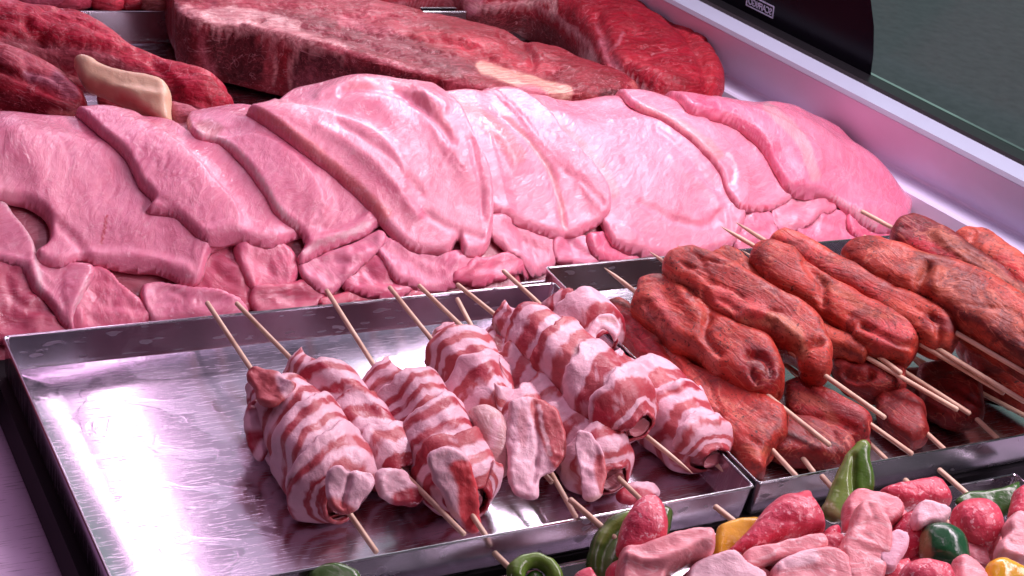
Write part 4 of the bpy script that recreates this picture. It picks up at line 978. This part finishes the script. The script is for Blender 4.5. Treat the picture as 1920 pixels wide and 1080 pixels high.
mskewer('orange marinated skewer beside the lavender ledge at the right edge', (1757, 433, .050), (2070, 600, .055), None,
  [(1785, 446), (1820, 431), (1865, 446), (1920, 486), (2000, 530), (2010, 620), (1920, 560), (1860, 515), (1812, 482)], .022, .022, 117, base=(.70, .19, .13), regions=[('l', [(1880, 500), (1960, 560)], (.62, .05, .05), 30)])
mskewer('dark purple red marinated skewer on top at the right', (1615, 396, .062), (2070, 640, .062), 'B',
  [(1668, 440), (1682, 418), (1715, 408), (1755, 424), (1800, 452), (1850, 485), (1900, 525), (1990, 590), (2000, 690), (1930, 650), (1850, 590), (1770, 520), (1710, 488), (1670, 466)], .022, .022, 116, base=(.26, .022, .035),
  regions=[('a', [(1690, 455), (1760, 450), (1820, 490), (1830, 530), (1760, 500), (1700, 480)], (.56, .035, .075), 8), ('l', [(1750, 440), (1820, 480), (1880, 530), (1950, 570)], (.42, .17, .11), 20, 8)], lines=[([(1760, 440), (1800, 480), (1860, 520)], .003, 10)])
mskewer('large marinated roll at the right edge with a blackened crust of spice', (1505, 452, .044), (2080, 790, .048), 'A',
  [(1572, 482), (1592, 462), (1640, 456), (1700, 470), (1742, 492), (1800, 502), (1870, 530), (1930, 570), (2000, 640), (2000, 760), (1930, 702), (1860, 655), (1790, 610), (1738, 572), (1690, 562), (1640, 540), (1600, 512)], .026, .026, 119, base=(.60, .10, .055),
  regions=[('l', [(1735, 500), (1800, 540), (1880, 600), (1950, 680)], (.50, .16, .09), 40, 14), ('l', [(1760, 570), (1850, 610), (1920, 660)], (.24, .03, .02), 14, 16), ('l', [(1640, 465), (1700, 480)], (.68, .2, .14), 12), ('l', [(1750, 590), (1800, 610)], (.72, .28, .20), 10)],
  lines=[([(1738, 498), (1722, 530), (1728, 568)], -.006, 9), ([(1760, 510), (1745, 560)], .004, 12)])

# further stick tips showing behind the marinated pile
for a_px, b_px, za, lb in (((1214, 519), (1330, 600), .004, 'stick tip behind the folded spiral skewer, low against the tray wall'), ((1392, 470), (1500, 545), .016, 'stick tip between the flat topped and the cut ended marinated skewers'), ((1700, 408), (1800, 462), .050, 'short stick tip beside the dark purple red marinated skewer')):
    a_, b_ = at1(*a_px, za), at1(*b_px, za - .006)
    t_ = stick(a_, b_, None, .0017, 'A', 'wooden_skewer'); tag(t_, lb, 'wooden stick', 'loose stick tips in the marinated pile')

# ================================================================== mixed kebabs in the front
GK = 'mixed meat and pepper kebabs along the bottom'
FL3 = -.047
def chunk(par, name, px, z, T, R, mat, base, seed, q=.7, **kw):
    c = np.mean(px, 0)
    kw['lin'] = True; kw['step'] = .0012
    if name in ('pork_cube', 'bacon_piece'): R = R * .30; T = T * .75; q = .7
    else: R = R * .8
    return inflate(name, px, (c[0] - 40, c[1] - 8, z), (c[0] + 40, c[1] + 8, z), T, R, M[mat], par, base=base, seed=seed, q=q, floor=FL3, rag=kw.pop('rag', .0016), noise=kw.pop('noise', .0022), fold=None if mat == 'pepper' else ((24, 50), .0012, .12), **kw)
def ksk(label, A, B): return skewer(label, A, B, None, 'kebab', GK, 'mixed_kebab', r=.0018)
SA = (.66, .07, .12); PO = (.76, .29, .31); GR = (.10, .19, .025); GD = (.012, .085, .03); YE = (.80, .42, .03); BF = (.82, .54, .58)
k2 = ksk('kebab at the bottom middle showing only its stick end and a ring of green pepper', (926, 1036, -.012), (1120, 1230, -.012))
chunk(k2, 'pepper_piece', [(948, 1090), (950, 1062), (972, 1043), (1005, 1038), (1040, 1048), (1056, 1068), (1058, 1100), (1030, 1100), (1020, 1075), (1000, 1064), (985, 1075), (985, 1100)], -.006, .006, .005, 'pepper', (.15, .27, .045), 301)
chunk(k2, 'pepper_piece', [(985, 1130), (984, 1082), (1000, 1068), (1020, 1078), (1030, 1130)], -.012, .004, .005, 'pepper', (.04, .10, .015), 302)
k0 = ksk('kebab at the bottom left showing just the top of a dark green pepper', (640, 1082, -.012), (760, 1300, -.012))
chunk(k0, 'pepper_piece', [(570, 1120), (572, 1076), (600, 1062), (640, 1058), (675, 1072), (690, 1120)], -.006, .008, .01, 'pepper', (.06, .14, .03), 303)
k1 = ksk('kebab with a pointed minced lump on a curled green pepper', (1068, 936, .004), (1420, 1250, -.002))
chunk(k1, 'pepper_piece', [(1100, 1110), (1100, 1040), (1112, 1000), (1140, 970), (1180, 958), (1230, 950), (1262, 955), (1258, 990), (1235, 1030), (1180, 1040), (1165, 1110)], .0, .010, .010, 'pepper', (.06, .12, .02), 304, regions=[('l', [(1130, 1010), (1150, 985), (1190, 965)], (.20, .30, .06), 13, 3), ('l', [(1130, 1090), (1140, 1040), (1155, 1010)], (.12, .2, .06), 12, 3)], lines=[([(1128, 1090), (1132, 1040), (1152, 1000), (1185, 975)], -.004, 8)])
chunk(k1, 'minced_chunk', [(1152, 1040), (1155, 1005), (1172, 965), (1200, 935), (1225, 927), (1243, 950), (1252, 990), (1248, 1018), (1225, 1035), (1190, 1045)], .022, .018, .020, 'sausage', SA, 305, noise=.0018)
chunk(k1, 'pork_cube', [(1150, 1120), (1155, 1070), (1160, 1030), (1200, 1030), (1260, 1008), (1300, 995), (1335, 1000), (1340, 1030), (1335, 1052), (1290, 1060), (1250, 1080), (1240, 1120)], .016, .016, .010, 'pork', PO, 306, lines=[([(1165, 1040), (1230, 1050), (1330, 1010)], .003, 9)])
k3 = ksk('kebab with a yellow pepper slice and a large marbled minced chunk', (1340, 949, .0), (1700, 1230, .0))
chunk(k3, 'pepper_piece', [(1336, 1060), (1336, 1010), (1345, 985), (1375, 971), (1420, 970), (1460, 990), (1420, 1050), (1350, 1060)], .006, .006, .006, 'pepper', YE, 307)
chunk(k3, 'minced_chunk', [(1350, 1045), (1385, 1010), (1430, 960), (1455, 935), (1488, 935), (1500, 922), (1520, 925), (1525, 950), (1545, 975), (1548, 1000), (1510, 1010), (1450, 1020), (1400, 1040)], .018, .018, .018, 'sausage', SA, 308, noise=.002)
chunk(k3, 'pork_cube', [(1385, 1060), (1395, 1035), (1450, 1025), (1510, 1005), (1545, 1005), (1555, 1030), (1520, 1045), (1450, 1055), (1400, 1080)], .022, .010, .008, 'pork', (.74, .28, .30), 309)
chunk(k3, 'bacon_piece', [(1280, 1120), (1290, 1060), (1330, 1045), (1380, 1035), (1400, 1060), (1440, 1075), (1440, 1120)], .018, .008, .008, 'bacon', BF, 310)
chunk(k3, 'pork_cube', [(1430, 1120), (1450, 1060), (1500, 1040), (1550, 1030), (1590, 1050), (1605, 1120)], .020, .014, .010, 'pork', PO, 311, regions=[('l', [(1440, 1055), (1480, 1050), (1520, 1040)], BF, 20, 5)])
k4 = ksk('kebab with an upright green pepper strip and a tall wedge of pale pork', (1540, 892, .004), (1860, 1230, .0))
chunk(k4, 'pepper_piece', [(1535, 965), (1550, 930), (1575, 870), (1600, 830), (1618, 820), (1635, 832), (1632, 860), (1640, 890), (1640, 925), (1612, 930), (1590, 975), (1560, 982)], .012, .006, .006, 'pepper', (.17, .27, .06), 312,
      regions=[('a', [(1605, 850), (1634, 835), (1645, 930), (1600, 935), (1602, 890)], (.07, .17, .02), 3, 4), ('l', [(1550, 950), (1570, 975)], (.25, .22, .10), 16, 5)], lines=[([(1605, 855), (1598, 890), (1602, 930)], -.003, 6)], tilt=.7)
chunk(k4, 'pork_cube', [(1576, 1000), (1580, 940), (1600, 925), (1640, 925), (1680, 940), (1695, 960), (1680, 985), (1640, 1000)], .020, .012, .010, 'pork', (.74, .26, .29), 313)
chunk(k4, 'pork_cube', [(1565, 1040), (1590, 990), (1608, 942), (1640, 940), (1655, 970), (1668, 1000), (1665, 1050), (1640, 1120), (1590, 1120)], .030, .014, .010, 'pork', (.75, .27, .29), 314)
chunk(k4, 'minced_chunk', [(1540, 1000), (1570, 982), (1580, 1000), (1560, 1050), (1545, 1030)], .010, .010, .010, 'sausage', (.62, .04, .10), 315)
chunk(k4, 'bacon_piece', [(1638, 1050), (1650, 1020), (1672, 992), (1705, 1000), (1705, 1020), (1690, 1050), (1672, 1075), (1650, 1070)], .032, .007, .006, 'bacon', (.82, .50, .58), 316)
k5 = ksk('kebab with a square minced block, a white bacon square and a dark green pepper', (1696, 899, .0), (1990, 1200, .0))
chunk(k5, 'minced_chunk', [(1648, 930), (1650, 918), (1700, 908), (1752, 897), (1765, 910), (1782, 935), (1785, 950), (1750, 955), (1700, 960), (1660, 945)], .006, .014, .010, 'sausage', SA, 317)
chunk(k5, 'minced_chunk', [(1670, 1000), (1690, 965), (1730, 950), (1750, 980), (1740, 1040), (1700, 1050), (1685, 1030)], .016, .012, .012, 'sausage', (.60, .05, .10), 318)
chunk(k5, 'bacon_piece', [(1708, 990), (1710, 960), (1722, 942), (1750, 948), (1780, 958), (1782, 975), (1765, 988), (1735, 988), (1720, 998)], .030, .008, .006, 'bacon', (.84, .54, .58), 319)
chunk(k5, 'pepper_piece', [(1725, 1040), (1725, 1005), (1735, 985), (1765, 985), (1800, 1005), (1818, 1035), (1818, 1068), (1780, 1070), (1750, 1062)], .022, .014, .014, 'pepper', GD, 320, regions=[('l', [(1728, 1000), (1735, 1040)], (.25, .22, .10), 14, 5)])
chunk(k5, 'minced_chunk', [(1675, 1120), (1690, 1062), (1730, 1048), (1780, 1065), (1800, 1120)], .034, .014, .012, 'sausage', SA, 321)
chunk(k5, 'pork_cube', [(1780, 1120), (1786, 1070), (1785, 1048), (1800, 1038), (1820, 1050), (1845, 1075), (1860, 1120)], .034, .012, .010, 'pork', PO, 322)
k6 = ksk('kebab in the bottom right corner with a round minced ball and a yellow pepper', (1760, 880, -.004), (2060, 1150, .0))
chunk(k6, 'pepper_piece', [(1786, 945), (1795, 930), (1830, 920), (1870, 918), (1912, 900), (1915, 930), (1890, 965), (1860, 975), (1830, 960)], .002, .004, .004, 'pepper', (.04, .12, .025), 323)
chunk(k6, 'minced_chunk', [(1780, 985), (1785, 955), (1805, 940), (1840, 937), (1868, 955), (1880, 985), (1880, 1010), (1860, 1035), (1830, 1035), (1800, 1020)], .020, .020, .024, 'sausage', SA, 324, noise=.002)
chunk(k6, 'pork_cube', [(1865, 1045), (1868, 1020), (1890, 1005), (1880, 985), (1900, 960), (1930, 975), (1960, 1000), (1960, 1060), (1900, 1055)], .030, .012, .008, 'pork', (.80, .40, .42), 325)
chunk(k6, 'minced_chunk', [(1888, 975), (1900, 920), (1930, 905), (1960, 940), (1940, 985)], .014, .014, .014, 'sausage', SA, 326)
chunk(k6, 'pepper_piece', [(1845, 1110), (1850, 1062), (1858, 1046), (1890, 1052), (1925, 1070), (1930, 1110)], .034, .008, .006, 'pepper', YE, 327)

# more pieces further down, filling the kebab tray
low = [(k3, 'pork_cube', [(1270, 1130), (1275, 1075), (1330, 1062), (1400, 1060), (1450, 1085), (1450, 1130)], .004, PO), (k3, 'minced_chunk', [(1400, 1075), (1410, 1035), (1470, 1025), (1520, 1050), (1500, 1090), (1430, 1095)], .006, SA),
       (k4, 'minced_chunk', [(1520, 1060), (1525, 1010), (1570, 1000), (1610, 1040), (1600, 1090)], .006, SA), (k4, 'pork_cube', [(1620, 1060), (1640, 960), (1690, 960), (1720, 1010), (1710, 1070)], .004, PO),
       (k5, 'pork_cube', [(1700, 1080), (1700, 1020), (1760, 1010), (1840, 1020), (1860, 1080)], .006, (.66, .20, .24)), (k5, 'minced_chunk', [(1640, 1120), (1650, 1060), (1700, 1050), (1720, 1120)], .010, SA),
       (k6, 'pork_cube', [(1800, 1060), (1820, 1010), (1880, 1000), (1900, 1060)], .006, PO), (k6, 'pork_cube', [(1880, 1090), (1890, 1040), (1960, 1030), (1990, 1090)], .010, (.78, .36, .38)),
       (k1, 'minced_chunk', [(1130, 1110), (1140, 1060), (1190, 1050), (1260, 1080), (1260, 1120)], .0, SA), (k1, 'pork_cube', [(1060, 1120), (1070, 1078), (1110, 1070), (1130, 1120)], .0, SA)]
for q_, (par, nm, p, z, c) in enumerate(low):
    chunk(par, nm, p, z, .014, .010, 'pork' if nm == 'pork_cube' else 'sausage', c, 400 + q_)
